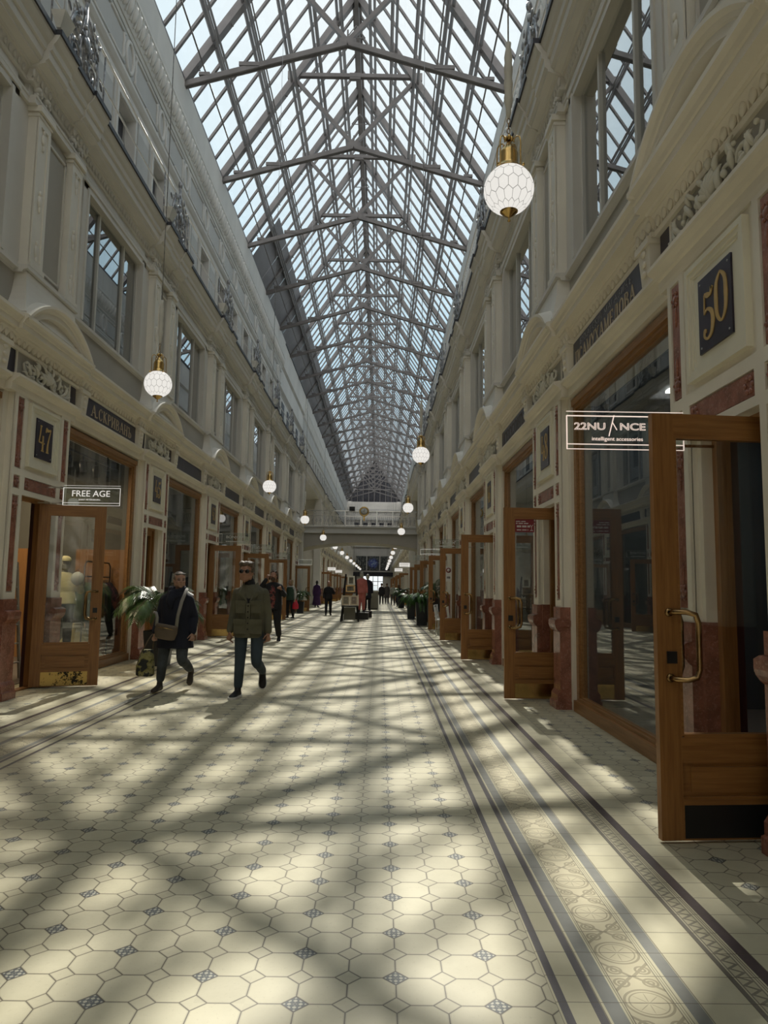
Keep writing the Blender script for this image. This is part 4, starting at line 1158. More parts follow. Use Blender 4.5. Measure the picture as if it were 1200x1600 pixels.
for k, (x, y, a) in enumerate(rdoors):
    d = shop_door('open oak and glass shop door under plaque %s, right side%s' % (rightnum[k], ', black kick plate' if k == 0 else ''), (x,y,0), a, M['black'] if k == 0 else None)
    if k == 0: continue
# fixed side panels between the hinge and the near jamb
b = MB()
for k in range(1,8):
    x, y, a = rdoors[k]; ya = Y0+P*k-.44
    b.box(2.50,2.56,ya,y-.03,.02,2.55)
o = b.build('door_side_panels', M['oak'], WALL[1]); o.location = (-CX,0,0)
for k in (1,3,4,5,7):
    y = Y0+P*k+.40-.08
    x1 = CX-3.60; a = radians(-20 if k == 1 else -8)
    # hinge on the wall side: the leaf's x axis runs from the free edge back to the wall
    fx = x1 + DW*cos(a); fy = y - DW*sin(a)
    d = shop_door('open oak and glass shop door under plaque %s, left side' % leftnum[k], (fx,fy,0), pi-a, M['wornbrass'] if k == 1 else None)
for s, y, sec, k in BAYS:
    if sec != 2 or k > 9 or k % 3 == 1: continue
    x = (CX+3.6-DW) if s > 0 else (CX-3.6+DW)
    shop_door('wooden shop door standing open far beyond the footbridge', (x,y,0), 0 if s > 0 else pi, None, 'doors beyond the footbridge')
# notices stuck on the panes
b = MB(); b.box(0,.27,-.003,0,0,.175,0)
for z, w, h in ((.145,.14,.012),(.118,.19,.014),(.078,.20,.026),(.03,.17,.014)):
    n = int(w/.012); 
    for i in range(n):
        if (i*7+int(z*1000)) % 6: b.box(.025+i*.012,.025+i*.012+.009,-.005,-.003,z-h/2,z+h/2,1)
b.tube([(.235,-.004,.03),(.235,-.004,.075),(.215,-.004,.10)],.003,5,1); b.tube([(.235,-.004,.075),(.255,-.004,.10)],.003,5,1); b.box(.215,.255,-.005,-.003,.02,.028,1)
o = b.build('notice', [M['red'],M['outwhite']], None, loc=(1.66+.14,9.59,2.215)); tag(o, 'dark red notice with pale print at the top of the second right door pane', 'notice')
b = MB(); b.box(0,.16,-.003,0,0,.42,0); b.lathe([(.07,-.006),(.07,-.003),(0,-.003)],(.08,0,.31),20,1,True,'Y'); b.lathe([(.04,-.008),(.04,-.006),(0,-.006)],(.08,0,.31),20,0,True,'Y'); b.box(.03,.13,-.006,-.003,.08,.14,2)
o = b.build('notice', [M['outwhite'],M['red'],M['iron']], None, loc=(1.665+.15,19.81,1.62)); tag(o, 'white notice with a red disc on the fourth right door pane', 'notice')

# ------------------------------------------------------------------ globe lamps
LR = .182
def lamp_parts():
    g = MB(); n = 40; g.ell((0,0,0),LR,LR,LR*.98,n,24)
    cp = MB(); cp.lathe([(0,.40),(.012,.40),(.016,.36),(.03,.345),(.035,.33),(.055,.315),(.068,.28),(.070,.20),(.078,.175),(.092,.165),(.096,.155),(.085,.15),(.0,.15)],(0,0,0),28)
    ar = MB()
    for k in range(4):
        a = pi/4+k*pi/2; c, s_ = cos(a), sin(a)
        def p(r, z): return (r*c, r*s_, z)
        ar.tube([p(.125,.145),p(.118,.135),p(.108,.142),p(.104,.16),p(.104,.33),p(.098,.37),p(.075,.39),p(.052,.382),p(.042,.365),p(.05,.352)], .0055, 6)
        ar.ell(p(.128,.148),.011,.011,.011,8,6)
    for k in range(4):
        a = k*pi/2; ar.ell((.022*cos(a),.022*sin(a),.40),.016,.016,.02,8,6)
    fi = MB(); fi.lathe([(.0,-.150),(.058,-.152),(.066,-.160),(.066,-.168),(.054,-.180),(.040,-.188),(.030,-.200),(.014,-.206),(.008,-.214),(.004,-.225),(.011,-.232),(.012,-.240),(.0,-.247)],(0,0,0),24)
    ch = MB()
    for i in range(4):
        z = .42+.040*i; pts = [((.011*cos(t_) if i%2 else 0),(0 if i%2 else .011*cos(t_)),z+.022*sin(t_)) for t_ in [2*pi*j/10 for j in range(11)]]
        ch.tube(pts,.0038,5,cap=False)
    sl = MB(); rnd = random.Random(2); prof = []
    zs = [.56+.04*i for i in range(16)]
    for i, z in enumerate(zs): prof.append((.010+.021*min(1,i/3)*(1 if i < 13 else .6)+.004*sin(i*2.1), z))
    sl.lathe(prof,(0,0,0),10)
    return [('globe',g,'lampglass'),('cap',cp,'brass'),('scroll_arms',ar,'brass'),('finial',fi,'brass'),('chain',ch,'bronze'),('cable_sleeve',sl,'ivory')]
LP = [(n,b.mesh(n,[M[m]])) for n,b,m in lamp_parts()]
def ray_at(px_, py_, y):
    d = fw + r2*((px_-600)/1115) - u2*((py_-800)/1115); k = y/d.y
    return Vector((d.x*k, y, 1.46+d.z*k))
LAMPS = []
for k, (a, c, y) in enumerate(((795,297,4.95),(657.7,711,14.75),(637.6,793.5,24.6),(627,830.5,34.6))): LAMPS.append((ray_at(a,c,y),1,k))
for k, (a, c, y) in enumerate(((247,600,9.35),(421,760,19.2),(476.4,812,29.3),(505,840,39.3))): LAMPS.append((ray_at(a,c,y),-1,k))
for k in range(8):
    LAMPS.append((Vector((1.02,49.0+9.2*k,4.2)),1,4+k)); LAMPS.append((Vector((-3.2,50.5+9.2*k,4.2)),-1,4+k))
for p, s, k in LAMPS:
    lab = ('%s lit white globe lamp hanging along the %s shop row' % (ORD[k], SD[s])) if k < 4 else ('%s lit globe lamp of the %s row, small and far away' % (ORD[k], SD[s]))
    l = thing('globe_pendant_lamp', lab, 'lamp', p, 0, 'globe lamps hung along the passage')
    pts_ = {}
    for n, me in LP: pts_[n] = link(n, me, pts_['globe'] if n == 'finial' else pts_['cap'] if n == 'scroll_arms' else l)
    xt = p.x-CX; zt = rz(xt)-.5-p.z
    b = MB(); b.tube([(0,0,1.14),(0,0,zt)],.006,5); b.build('cable', M['iron'], l, fix=False)

# ------------------------------------------------------------------ glass shop signs hung across the walk
def glass_sign(label, x0, x1, z0, z1, y, fn, lit='signlight2', bright_edges=True):
    t_ = thing('hanging_glass_sign', label, 'sign', ((x0+x1)/2,y,z0))
    w, h = x1-x0, z1-z0
    b = MB(); b.box(-w/2,w/2,-.006,.006,0,h); b.build('pane', M['signglass'], t_)
    e = MB()
    for za, zb in ((.0,.003),(h-.002,h),(.033,.037),(h-.034,h-.029)):
        e.box(-w/2,w/2,-.007,.007,za,zb)
    e.box(-w/2,-w/2+.005,-.007,.007,0,h-.03); e.box(w/2-.003,w/2,-.007,.007,0,h-.03)
    o = e.build('lit_edge', M[lit], t_)
    br_ = MB(); sgn = 1 if x0 > CX else -1; xe = sgn*w/2
    br_.bar((xe,0,h-.03),(CX+sgn*3.45-(x0+x1)/2,0,h-.03),.02,.02); br_.bar((xe,0,.03),(CX+sgn*3.45-(x0+x1)/2,0,.03),.02,.02)
    br_.build('bracket', M['chrome'], t_, fix=False)
    fn(t_, w, h); return t_
def nuance(t_, w, h):
    x0 = -w/2
    o = fit_text('22NU', x0+.05, x0+.262, h*.60, .050, M['signlight'], 'lettering', t_, 0, .0016, True)
    o = fit_text('NCE', x0+.362, x0+.535, h*.60, .050, M['signlight'], 'lettering', t_, 0, .0016, True)
    b = MB(); b.tube([(x0+.285,-.012,.09),(x0+.322,-.012,.235)],.0035,6); b.tube([(x0+.312,-.012,.183),(x0+.340,-.012,.133)],.003,6); b.build('slash_mark', M['signlight'], t_)
    fit_text('intelligent accessories', x0+.17, x0+.515, h*.26, .034, M['signlight'], 'small_lettering', t_)
glass_sign('edge-lit glass sign with outlined letters and intelligent accessories, beside the nearest right door', 1.253, 2.05, 2.405, 2.667, 4.76, nuance, 'signlight')
def freeage(t_, w, h):
    fit_text('FREE AGE', -.26, .25, h*.60, .082, M['signlight2'], 'lettering', t_)
    fit_text('SAINT PETERSBURG', -.17, .12, h*.29, .020, M['signlight2'], 'small_lettering', t_)
glass_sign('edge-lit glass sign reading FREE AGE above the nearest left door', -4.30, -3.53, 2.49, 2.76, 9.60, freeage)
def bonjour(t_, w, h):
    fit_text('BONJOUR', -.27, .27, h*.58, .10, M['outwhite'], 'lettering', t_)
    b = MB()
    for i in range(22): b.box(-w*.36+i*w*.72/22,-w*.36+i*w*.72/22+.018,-.011,-.008,h*.16,h*.16+.028)
    b.build('small_lettering', M['outwhite'], t_)
glass_sign('clear glass sign reading BONJOUR on the left, behind the man in sunglasses', -4.40, -3.62, 2.58, 2.88, 19.8, bonjour, 'outwhite')
def lit_marks(t_, w, h):
    marks(t_, w, h); b = MB(); b.box(-w*.46,w*.46,-.007,.007,h*.1,h*.9); b.build('lit_panel', M['signlight2'], t_)
def marks(t_, w, h):
    b = MB(); rnd = random.Random(int(w*1000)+int(h*777))
    for i in range(12):
        x = -w*.38+i*w*.76/12; b.box(x,x+.012,-.011,-.008,h*.42,h*.78); 
        if i % 3: b.box(x,x+.040,-.011,-.008,h*(.44+.12*(i%3)),h*(.44+.12*(i%3))+.02)
    for i in range(18): b.box(-w*.33+i*w*.66/18,-w*.33+i*w*.66/18+.018,-.011,-.008,h*.17,h*.17+.028)
    b.build('lettering', M['outwhite'], t_)
glass_sign('second glass sign beyond BONJOUR on the left, pale lettering', -4.46, -3.70, 2.57, 2.86, 24.9, marks, 'outwhite')
glass_sign('third glass sign beyond BONJOUR on the left row', -4.48, -3.78, 2.50, 2.82, 30.0, marks, 'outwhite')
glass_sign('glass sign of the last left shop before the footbridge', -4.55, -3.80, 2.60, 2.90, 39.9, marks, 'signlight2')
glass_sign('glass sign with two pale lines above the third right door', 1.24, 1.90, 2.40, 2.62, 17.2, marks, 'outwhite')
glass_sign('glass sign with bright edge above the fifth right door', 1.40, 2.10, 2.58, 2.80, 24.95, marks, 'signlight2')
glass_sign('glass sign above the sixth right door with dark awning below', 1.36, 2.10, 2.56, 2.78, 29.9, marks, 'outwhite')
for i, (x0, x1, y, z) in enumerate(((1.25,2.0,47.6,2.75),(1.2,1.9,60.0,2.7),(-4.4,-3.7,60.0,2.7),(-4.4,-3.7,70.1,2.7))):
    glass_sign(['bright white sign beyond the footbridge on the right','small bright sign farther beyond the footbridge on the right','pale sign beyond the footbridge on the left','farthest pale sign beyond the footbridge on the left'][i], x0, x1, z, z+.32, y, lit_marks, 'signlight2')

# ------------------------------------------------------------------ shop interiors that show: the left corner shop and the right one
def box_thing(name, label, cat, loc, rz_=0, group=None): return thing(name,label,cat,loc,rz_,group)
# --- left shop: track spots, clothes rail, warm wall, mannequin
yw = Y0+P+HB
b = MB(); b.box(-5.95,-4.95,yw+HB-.72,yw+HB-.68,.014,2.1); b.box(-8.4,-6.9,yw+HB-.72,yw+HB-.68,.014,2.1); o = b.build('wall_shop_veneer', M['orange'], None); o['kind']='structure'
tr = thing('track_spotlights', 'black ceiling track with tilted spotlights inside the FREE AGE shop window', 'spotlights', (-5.05,yw-.1,3.58))
b = MB(); b.box(-.02,.02,-1.5,1.3,0,.035); b.box(-.01,.01,-1.0,-.98,.03,.26); b.box(-.01,.01,.9,.92,.03,.26); b.build('track', M['black'], tr)
for i in range(5):
    b = MB(); y = -1.25+.55*i; b.bar((0,y,0),(0,y,-.10),.02,.02); b.M = Matrix.Translation((0,y,-.17)) @ Matrix.Rotation(.35+.1*(i%2),4,'X')
    b.lathe([(0,.10),(.05,.10),(.055,-.10),(.045,-.10),(.04,-.06),(0,-.06)],(0,0,0),14); b.build('spotlight', M['black'], tr)
rl2 = thing('clothes_rail', 'dark metal clothes rail full of green and black garments behind the shop glass', 'clothes rail', (-5.25,yw+1.15,.012))
b = MB(); b.tube([(0,-.6,0),(0,-.6,1.75),(0,-.52,1.82),(0,.52,1.82),(0,.6,1.75),(0,.6,0)],.014,8); b.bar((-.25,-.6,.02),(.25,-.6,.02),.03,.03); b.bar((-.25,.6,.02),(.25,.6,.02),.03,.03); b.tube([(0,-.6,1.55),(0,.6,1.55)],.012,8); b.build('rail', M['black'], rl2, fix=False)
GC = [basic('garment_green',(.035,.055,.022,1),.9,var=.2), basic('garment_black',(.012,.012,.014,1),.9), basic('garment_olive',(.06,.055,.03,1),.9,var=.2), basic('garment_plum',(.05,.012,.02,1),.9)]
def garment(b, w, l):
    rings = []
    for i in range(9):
        k = i/8; ww = w*(.35+.65*min(1,k*5)) * (1+.10*k); th = .018+.03*k
        rings.append([(ww*cos(a)*.5 + .01*sin(5*a+k*4), th*sin(a)*(1+.3*sin(6*a)), -l*k) for a in [2*pi*j/16 for j in range(16)]])
    b.loft(rings,0)
    b.tube([(-w*.17,0,-.02),(0,0,.05),(w*.17,0,-.02)],.006,5,1); b.tube([(0,0,.05),(0,0,.09),(.02,0,.11),(0,0,.13)],.003,5,1)
for i in range(13):
    b = MB(); garment(b, .46, 1.0 if i > 7 else .72); o = b.build('garment_on_hanger', [GC[[0,2,0,0,1,2,0,0,1,1,3,1,1][i]],M['black']], None, loc=(-5.25,yw+.66+i*.082,1.46))
    tag(o, ('short green or olive garment hanging on the dark rail behind the shop glass' if i <= 7 else 'long dark garment hanging on the dark rail behind the shop glass'), 'garment', 'green garments on the rail' if i <= 7 else 'dark garments on the rail')
mu = thing('ladder_rack', 'pale grey ladder rack just inside the open nearest left doorway', 'rack', (-5.42,10.78,0))
b = MB()
for y in (-.22,.22): b.bar((0,y,0),(-.15,y,1.75),.05,.03)
for i in range(6): b.bar((-.02-.024*i,-.22,.25+.28*i),(-.02-.024*i,.22,.25+.28*i),.03,.02)
b.build('frame', basic('grey_rack',(.34,.34,.33,1),.6), mu, fix=False)
al = bpy.data.lights.new('shop_lamp','AREA'); al.energy = 95; al.size = 1.0; al.size_y = 2.6; al.shape = 'RECTANGLE'; al.color = (1,.78,.5)
ao = bpy.data.objects.new('shop_lamp', al); C.objects.link(ao); ao.location = (-6.4,yw-.2,3.6)
# --- right shop: ceiling strips of light, dark room
for i, (x, y) in enumerate(((3.3,6.3),(3.4,8.2),(4.4,7.2),(3.3,11.6),(3.4,13.2),(3.3,16.8),(-5.6,17.2),(-5.8,22.2),(3.3,21.8))):
    b = MB(); b.box(-.025,.025,-.10,.10,0,.03); o = b.build('ceiling_downlight', M['downlight'], None, loc=(x,y,3.80))
    tag(o, '%s lit ceiling strip light inside the %s shops, seen through the window' % (ORD[i] if i < 6 else ORD[i-6] if i < 8 else ORD[6], 'right' if x > 0 else 'left'), 'light', 'strip lights inside the shops')
    al = bpy.data.lights.new('strip_lamp','AREA'); al.energy = 5; al.size = .4; ao = bpy.data.objects.new('strip_lamp', al); C.objects.link(ao); ao.location = (x,y,3.76); 

# ------------------------------------------------------------------ plants
M['leaf'] = basic('palm_leaf', (.055,.115,.028,1), .35, var=.3, vs=6)
M['leaf2'] = basic('fern_leaf', (.05,.13,.03,1), .3, var=.3, vs=6)
M['stem'] = basic('plant_stem', (.10,.09,.04,1), .7, var=.2)
M['pot'] = basic('dark_planter', (.022,.026,.032,1), .4, var=.1)
M['soil'] = basic('soil', (.03,.02,.014,1), .9)
def frond(b, base, az, length, rise, droop, nl, lw, ll, fan=False):
    base = Vector(base); h = Vector((cos(az),sin(az),0)); pts = []
    for i in range(13):
        u = i/12; pts.append(base + h*(length*u*(1-.15*u)) + Vector((0,0,rise*u - droop*u*u)))
    b.tube(pts, [.008*(1-.7*i/12)+.002 for i in range(13)], 5, 1)
    for i in range(nl):
        u = .22+.78*i/(nl-1); j = min(11,int(u*12)); p = pts[j].lerp(pts[j+1], u*12-j); t_ = (pts[j+1]-pts[j]).normalized()
        sd_ = t_.cross(Vector((0,0,1))).normalized()
        for q in (-1,1):
            d = (sd_*q*(.85) + t_*.75 + Vector((0,0,-.10))).normalized(); L_ = ll*(1-.55*abs(u-.5)*1.6)
            n_ = d.cross(t_).normalized(); wv = n_.cross(d).normalized()*lw
            a = p; m1 = p + d*L_*.4 + Vector((0,0,.012)); e = p + d*L_ + Vector((0,0,-.30*L_))
            b.add([a, m1+wv, e, m1-wv], [(0,1,2,3)], 0, False)
def potted_palm(label, loc, pot, h0, seed, n, length, rise, droop, ll, lw=.014, group='potted palms along the passage', leaf='leaf', nl=16):
    t_ = thing('potted_palm', label, 'plant', loc, 0, None)
    rt_, rb_, hp = pot
    b = MB(); 
    b.loft([[(rb_*x,rb_*y,0) for x,y in ((-1,-1),(1,-1),(1,1),(-1,1))],[(rt_*x,rt_*y,hp) for x,y in ((-1,-1),(1,-1),(1,1),(-1,1))],[(rt_*.88*x,rt_*.88*y,hp) for x,y in ((-1,-1),(1,-1),(1,1),(-1,1))],[(rt_*.86*x,rt_*.86*y,hp-.05) for x,y in ((-1,-1),(1,-1),(1,1),(-1,1))]],0,False)
    b.build('planter', M['pot'], t_)
    s_ = MB(); s_.box(-rt_*.85,rt_*.85,-rt_*.85,rt_*.85,hp-.06,hp-.035); s_.build('soil', M['soil'], t_)
    rnd = random.Random(seed); f_ = MB(); st = MB()
    for i in range(5):
        a = i*1.3; st.tube([(.04*cos(a),.04*sin(a),hp-.05),(.06*cos(a),.06*sin(a),hp+h0*.6),(.05*cos(a),.05*sin(a),hp+h0)],.014,6)
    for i in range(n):
        az = 2*pi*i/n*1.618*3 + rnd.uniform(-.3,.3); k = rnd.uniform(.65,1.1)
        frond(f_, (.03*cos(az),.03*sin(az),hp+h0*rnd.uniform(.5,1.0)), az, length*k, rise*rnd.uniform(.7,1.2), droop*rnd.uniform(.8,1.2), nl, lw, ll)
    f_.build('foliage', [M[leaf],M['stem']], t_, fix=False); st.build('stem', M['stem'], t_)
    return t_
potted_palm('tall potted palm with arching fronds behind the woman in the navy coat', (-3.95,13.0,0), (.22,.17,.62), .40, 3, 36, .85, 1.0, .85, .34, .011, nl=24)
potted_palm('bushy green fern palm in a tall dark planter beside the right doors', (1.62,27.6,0), (.24,.19,.88), .20, 8, 30, .75, .62, .75, .26, .022, leaf='leaf2', nl=14)
potted_palm('second fern palm in a narrow dark planter farther along the right wall', (1.45,33.0,0), (.20,.16,.80), .2, 12, 22, .65, .6, .7, .24, .022, leaf='leaf2', nl=12)
potted_palm('palm in a tall bluish planter beside the fifth right door', (2.0,26.4,0), (.26,.2,1.05), .3, 15, 16, .55, .75, .5, .28, .02, leaf='leaf', nl=12)
potted_palm('small potted palm by the last left shop near the purple gown', (-4.2,38.2,0), (.2,.16,.6), .3, 21, 18, .6, .7, .6, .26, .02, nl=12)
potted_palm('distant potted palm beyond the footbridge on the right', (1.50,50.0,0), (.25,.2,.7), .3, 25, 16, .7, .9, .7, .3, .024, nl=12)

# ------------------------------------------------------------------ stall in the middle: easel with pictures, dressed dummies, plinths, counter
def painting(name, w, h, loc, tilt, label, cols, frame):
    t_ = thing(name, label, 'picture', loc)
    b = MB(); fw_ = .055
    for x0,x1,z0,z1 in ((-w/2,w/2,0,fw_),(-w/2,w/2,h-fw_,h),(-w/2,-w/2+fw_,fw_,h-fw_),(w/2-fw_,w/2,fw_,h-fw_)): b.box(x0,x1,-.03,.01,z0,z1)
    b.build('frame', frame, t_)
    m, tt, bs = newmat('picture'); n = tt.noise(6, 4, tt.coord(), .6); tt.L.new(tt.ramp(n,[(.35,cols[0]),(.52,cols[1]),(.66,cols[2])]), bs.inputs['Base Color'])
    c = MB(); c.box(-w/2+fw_,w/2-fw_,-.012,.005,fw_,h-fw_); c.build('canvas', m, t_)
    t_.rotation_euler = (-tilt,0,0); return t_
ex, ey = -1.22, 29.55
es = thing('display_easel', 'black A-frame display easel holding framed pictures in the middle of the passage', 'easel', (ex,ey,0))
b = MB()
for q in (-1,1): b.bar((q*.36,0,0),(q*.29,.12,.62),.06,.05); b.bar((q*.32,.12,.58),(q*.20,.40,1.95),.05,.05); b.bar((q*.34,.75,0),(q*.20,.42,1.9),.05,.05)
b.box(-.34,.34,-.05,.20,.60,.66); b.box(-.28,.28,.18,.32,1.16,1.20); b.box(-.24,.24,.30,.40,1.46,1.50); b.build('stand', M['black'], es, fix=False)
b = MB(); b.box(-.26,.22,.25,.28,.06,.58); b.build('lower_board', basic('board_grey',(.22,.21,.17,1),.8), es)
for q in (-1,1):
    b = MB(); b.bar((q*.345,-.02,.66),(q*.33,.10,1.10),.03,.03); b.build('side_bar', M['frame'], es, fix=False)
painting('framed_picture', .32, .40, (ex-.165,ey-.02,.67), .18, 'left lower framed picture standing on the black easel', ((.30,.27,.2,1),(.18,.15,.1,1),(.42,.38,.3,1)), M['oldgold'])
painting('framed_picture', .32, .40, (ex+.165,ey-.02,.67), .18, 'right lower framed picture standing on the black easel', ((.36,.30,.24,1),(.20,.14,.10,1),(.45,.40,.33,1)), M['oldgold'])
painting('framed_picture', .38, .30, (ex,ey+.20,1.20), .2, 'middle dark framed picture on the black easel', ((.04,.035,.03,1),(.12,.10,.06,1),(.28,.24,.14,1)), M['bronze'])
painting('framed_picture', .30, .38, (ex+.02,ey+.31,1.50), .2, 'top cream framed picture on the black easel', ((.05,.04,.03,1),(.12,.11,.07,1),(.30,.26,.16,1)), M['frame'])
b = MB(); b.loft([[(-.32,-.28,0),(.32,-.28,0),(.32,.28,0),(-.32,.28,0)],[(-.32,-.28,.27),(.32,-.28,.27),(.32,.28,.27),(-.32,.28,.27)]],0,False); b.box(-.34,.34,-.30,.30,.27,.30)
o = b.build('display_plinth', M['black'], None, loc=(-.81,31.95,0)); tag(o, 'low black plinth under the dummy in the coral suit', 'plinth')
o = o.copy(); C.objects.link(o); o.location = (-.58,34.1,0); o.scale = (.7,.8,1); o['label'] = 'low black plinth under the dark dressed dummy behind the coral suit'
ct = thing('sales_counter', 'pale grey sales counter in the passage behind the dressed dummies', 'counter', (-.42,46.6,0))
b = MB(); b.box(-.33,.33,-.9,.9,.06,1.12); b.build('body', basic('counter_grey',(.24,.235,.20,1),.6), ct); b = MB(); b.box(-.36,.36,-.94,.94,1.12,1.17); b.build('top', M['white'], ct); b = MB(); b.box(-.30,.30,-.86,.86,0,.06); b.build('base', M['black'], ct)
cb = thing('display_case', 'small glass display case standing on the pale grey counter', 'display case', (-.42,46.4,1.17))
b = MB(); b.box(-.3,.3,-.4,.4,0,.03); b.build('base', M['white'], cb); b = MB(); b.box(-.28,.28,-.38,.38,.03,.34); b.build('glass', M['glass'], cb); b = MB()
for x in (-.28,.28):
    for y in (-.38,.38): b.bar((x,y,.03),(x,y,.36),.02,.02)
b.box(-.3,.3,-.4,.4,.34,.37); b.build('frame', M['chrome'], cb, fix=False)
# white slatted chairs by the fourth right door
def chair():
    b = MB(); s_ = MB(); k = MB()
    for x in (-.2,.2): k.tube([(x,.20,0),(x,.19,.45),(x,.26,.90)],.013,6); k.tube([(x,-.22,0),(x,-.19,.45)],.013,6); k.tube([(x,-.2,.2),(x,.2,.2)],.009,6)
    s_.box(-.22,.22,-.21,.22,.44,.465)
    for i in range(5): s_.box(-.22+.09*i,-.22+.09*i+.07,-.22,.22,.465,.475)
    for i in range(6): b.bar((-.18+.072*i,.205,.47),(-.18+.072*i,.255,.88),.022,.012)
    b.box(-.21,.21,.24,.27,.86,.91); b.box(-.21,.21,.215,.235,.55,.58)
    return [('legs',k.mesh('legs',[M['white']])),('seat',s_.mesh('seat',[M['white']])),('backrest',b.mesh('backrest',[M['white']],fix=False))]
CHM = chair()
for x, y, a, l in ((1.98,22.4,1.35,'white slatted chair in front of the fourth right door'),(2.25,21.2,1.6,'white slatted chair seen through the glass of the fourth right door'),(2.12,23.3,1.5,'white slatted chair behind the first, nearer the fifth right door')):
    c_ = thing('slatted_chair', l, 'chair', (x,y,0), a, 'white slatted chairs by the right wall')
    for n, me in CHM: link(n, me, c_)
# ------------------------------------------------------------------ people
def voxel(b, name, mats, size, smooth=2, parent=None):
    """one continuous skin around everything in the builder"""
    me = b.mesh('tmp', mats if isinstance(mats,(list,tuple)) else [mats])
    o = bpy.data.objects.new('tmp', me); C.objects.link(o)
    r = o.modifiers.new('r','REMESH'); r.mode = 'VOXEL'; r.voxel_size = size; r.use_smooth_shade = True
    if smooth:
        s_ = o.modifiers.new('s','SMOOTH'); s_.iterations = smooth; s_.factor = .5
    dg = bpy.context.evaluated_depsgraph_get(); m2 = bpy.data.meshes.new_from_object(o.evaluated_get(dg))
    bpy.data.objects.remove(o); m2.name = name
    m2.materials.clear(); m2.materials.append(mats if not isinstance(mats,(list,tuple)) else mats[0])
    return link(name, m2, parent)
def limb(b, pts, rs, n=14, flat=None):
    """smooth tapering limb with rounded ends"""
    P_ = []; R_ = []
    pts = [Vector(p) for p in pts]; k = len(pts)
    for i in range(k-1):
        p0, p1, p2, p3 = pts[max(i-1,0)], pts[i], pts[i+1], pts[min(i+2,k-1)]
        for j in range(5):
            u = j/5; P_.append(.5*((2*p1)+(p2-p0)*u+(2*p0-5*p1+4*p2-p3)*u*u+(3*p1-p0-3*p2+p3)*u**3)); R_.append(rs[i]*(1-u)+rs[i+1]*u)
    P_.append(pts[-1]); R_.append(rs[-1])
    b.tube(P_, R_, n, flat=flat); b.ell(P_[0],R_[0],R_[0],R_[0],10,8); b.ell(P_[-1],R_[-1],R_[-1],R_[-1],10,8)
def torso(b, rings, n=24):
    """rings: (z, cx, cy, half width, half depth) with a squarish section"""
    out = []
    for z, cx, cy, rx, ry in rings:
        out.append([(cx+rx*math.copysign(abs(cos(a))**.8,cos(a)), cy+ry*math.copysign(abs(sin(a))**.85,sin(a)), z) for a in [2*pi*j/n for j in range(n)]])
    b.loft(out)
def hand(b, wrist, dirn, palm_n, side_, curl=.5, L=.185, thumb_in=1):
    """palm and five bent fingers; dirn along the hand, palm_n the way the palm faces, side_ towards the thumb"""
    w = Vector(wrist); d = Vector(dirn).normalized(); pn = Vector(palm_n); pn = (pn - d*pn.dot(d)).normalized(); sd_ = Vector(side_); sd_ = (sd_ - d*sd_.dot(d) - pn*sd_.dot(pn)).normalized()
    limb(b, [w, w+d*L*.2, w+d*L*.5], [L*.15,L*.20,L*.21], 12, flat=(tuple(pn),.6))
    for i, (off, ln) in enumerate(((.16,.42),(.055,.48),(-.05,.45),(-.15,.36))):
        base = w + d*L*.50 + sd_*L*off; a = curl*(.9+.15*i); p = [base]; ang = .15
        for seg in (.45,.32,.25):
            ang += a*.9; dd = d*cos(ang)+pn*sin(ang); p.append(p[-1]+dd*(ln*L*seg))
        limb(b, p, [L*.048,L*.046,L*.043,L*.036], 8)
    t0 = w + d*L*.16 + sd_*L*.15; limb(b, [t0, t0+(d*.55+sd_*.6+pn*.35)*L*.24, t0+(d*.9+sd_*.55+pn*.6)*L*.38], [L*.07,L*.058,L*.045], 8)
def head(b, c, h, yaw_=0.0, pitch_=0.0, nose=1.0):
    """skull, jaw, brow, nose, lips, ears; the face looks along -y before turning"""
    Rm = Matrix.Rotation(yaw_,3,'Z') @ Matrix.Rotation(pitch_,3,'X'); c = Vector(c)
    def e(x, y, z, rx, ry, rz_, n=14, k=10): b.ell(c+Rm@Vector((x*h,y*h,z*h)), rx*h, ry*h, rz_*h, n, k, rot=Rm)
    e(0,.05,.14,.335,.415,.36,24,16); e(0,-.06,-.12,.285,.33,.34,20,14); e(0,-.13,-.32,.20,.22,.16); e(0,-.29,-.385,.11,.09,.085)
    e(0,-.36,-.02,.05*nose,.06,.13); e(0,-.425,-.105,.06*nose,.06,.055)
    for q in (-1,1):
        e(q*.13,-.315,.085,.13,.06,.045); e(q*.17,-.29,-.09,.10,.09,.09); e(q*.335,.04,-.03,.035,.085,.125); e(q*.055,-.40,-.115,.038,.04,.03)
        e(q*.23,-.05,-.25,.10,.16,.14)
    e(0,-.365,-.215,.10,.04,.022); e(0,-.362,-.262,.085,.04,.026)
    return Rm
M['skin'] = basic('skin', (.33,.175,.115,1), .5, var=.06, vs=9, bump=.04)
M['skin2'] = basic('skin_light', (.40,.235,.165,1), .5, var=.06, vs=9, bump=.04)
def cloth(name, col, bump=.35, bs=14, rough=.9, var=.12): return basic(name, col, rough, var=var, vs=5, bump=bump, bs=bs)
def shoe(b, heel, toe_dir, L=.28, w=.048, pitch_=0.0):
    """a low shoe: sole line from heel to toe"""
    h_ = Vector(heel); d = Vector(toe_dir).normalized(); upv = Vector((0,0,1)); upv = (upv-d*upv.dot(d)).normalized(); r_ = d.cross(upv)
    rings = []
    for u, ww, hh in ((0,.55,.055),(.06,.85,.085),(.2,.95,.10),(.38,.9,.095),(.55,1.0,.075),(.72,1.1,.06),(.88,.98,.05),(.97,.6,.036),(1,.3,.02)):
        p = h_+d*(L*u); n = 14
        rings.append([p + r_*(w*ww*cos(a)) + upv*(hh*.5+hh*.5*sin(a)) for a in [2*pi*j/n for j in range(n)]])
    b.loft(rings)
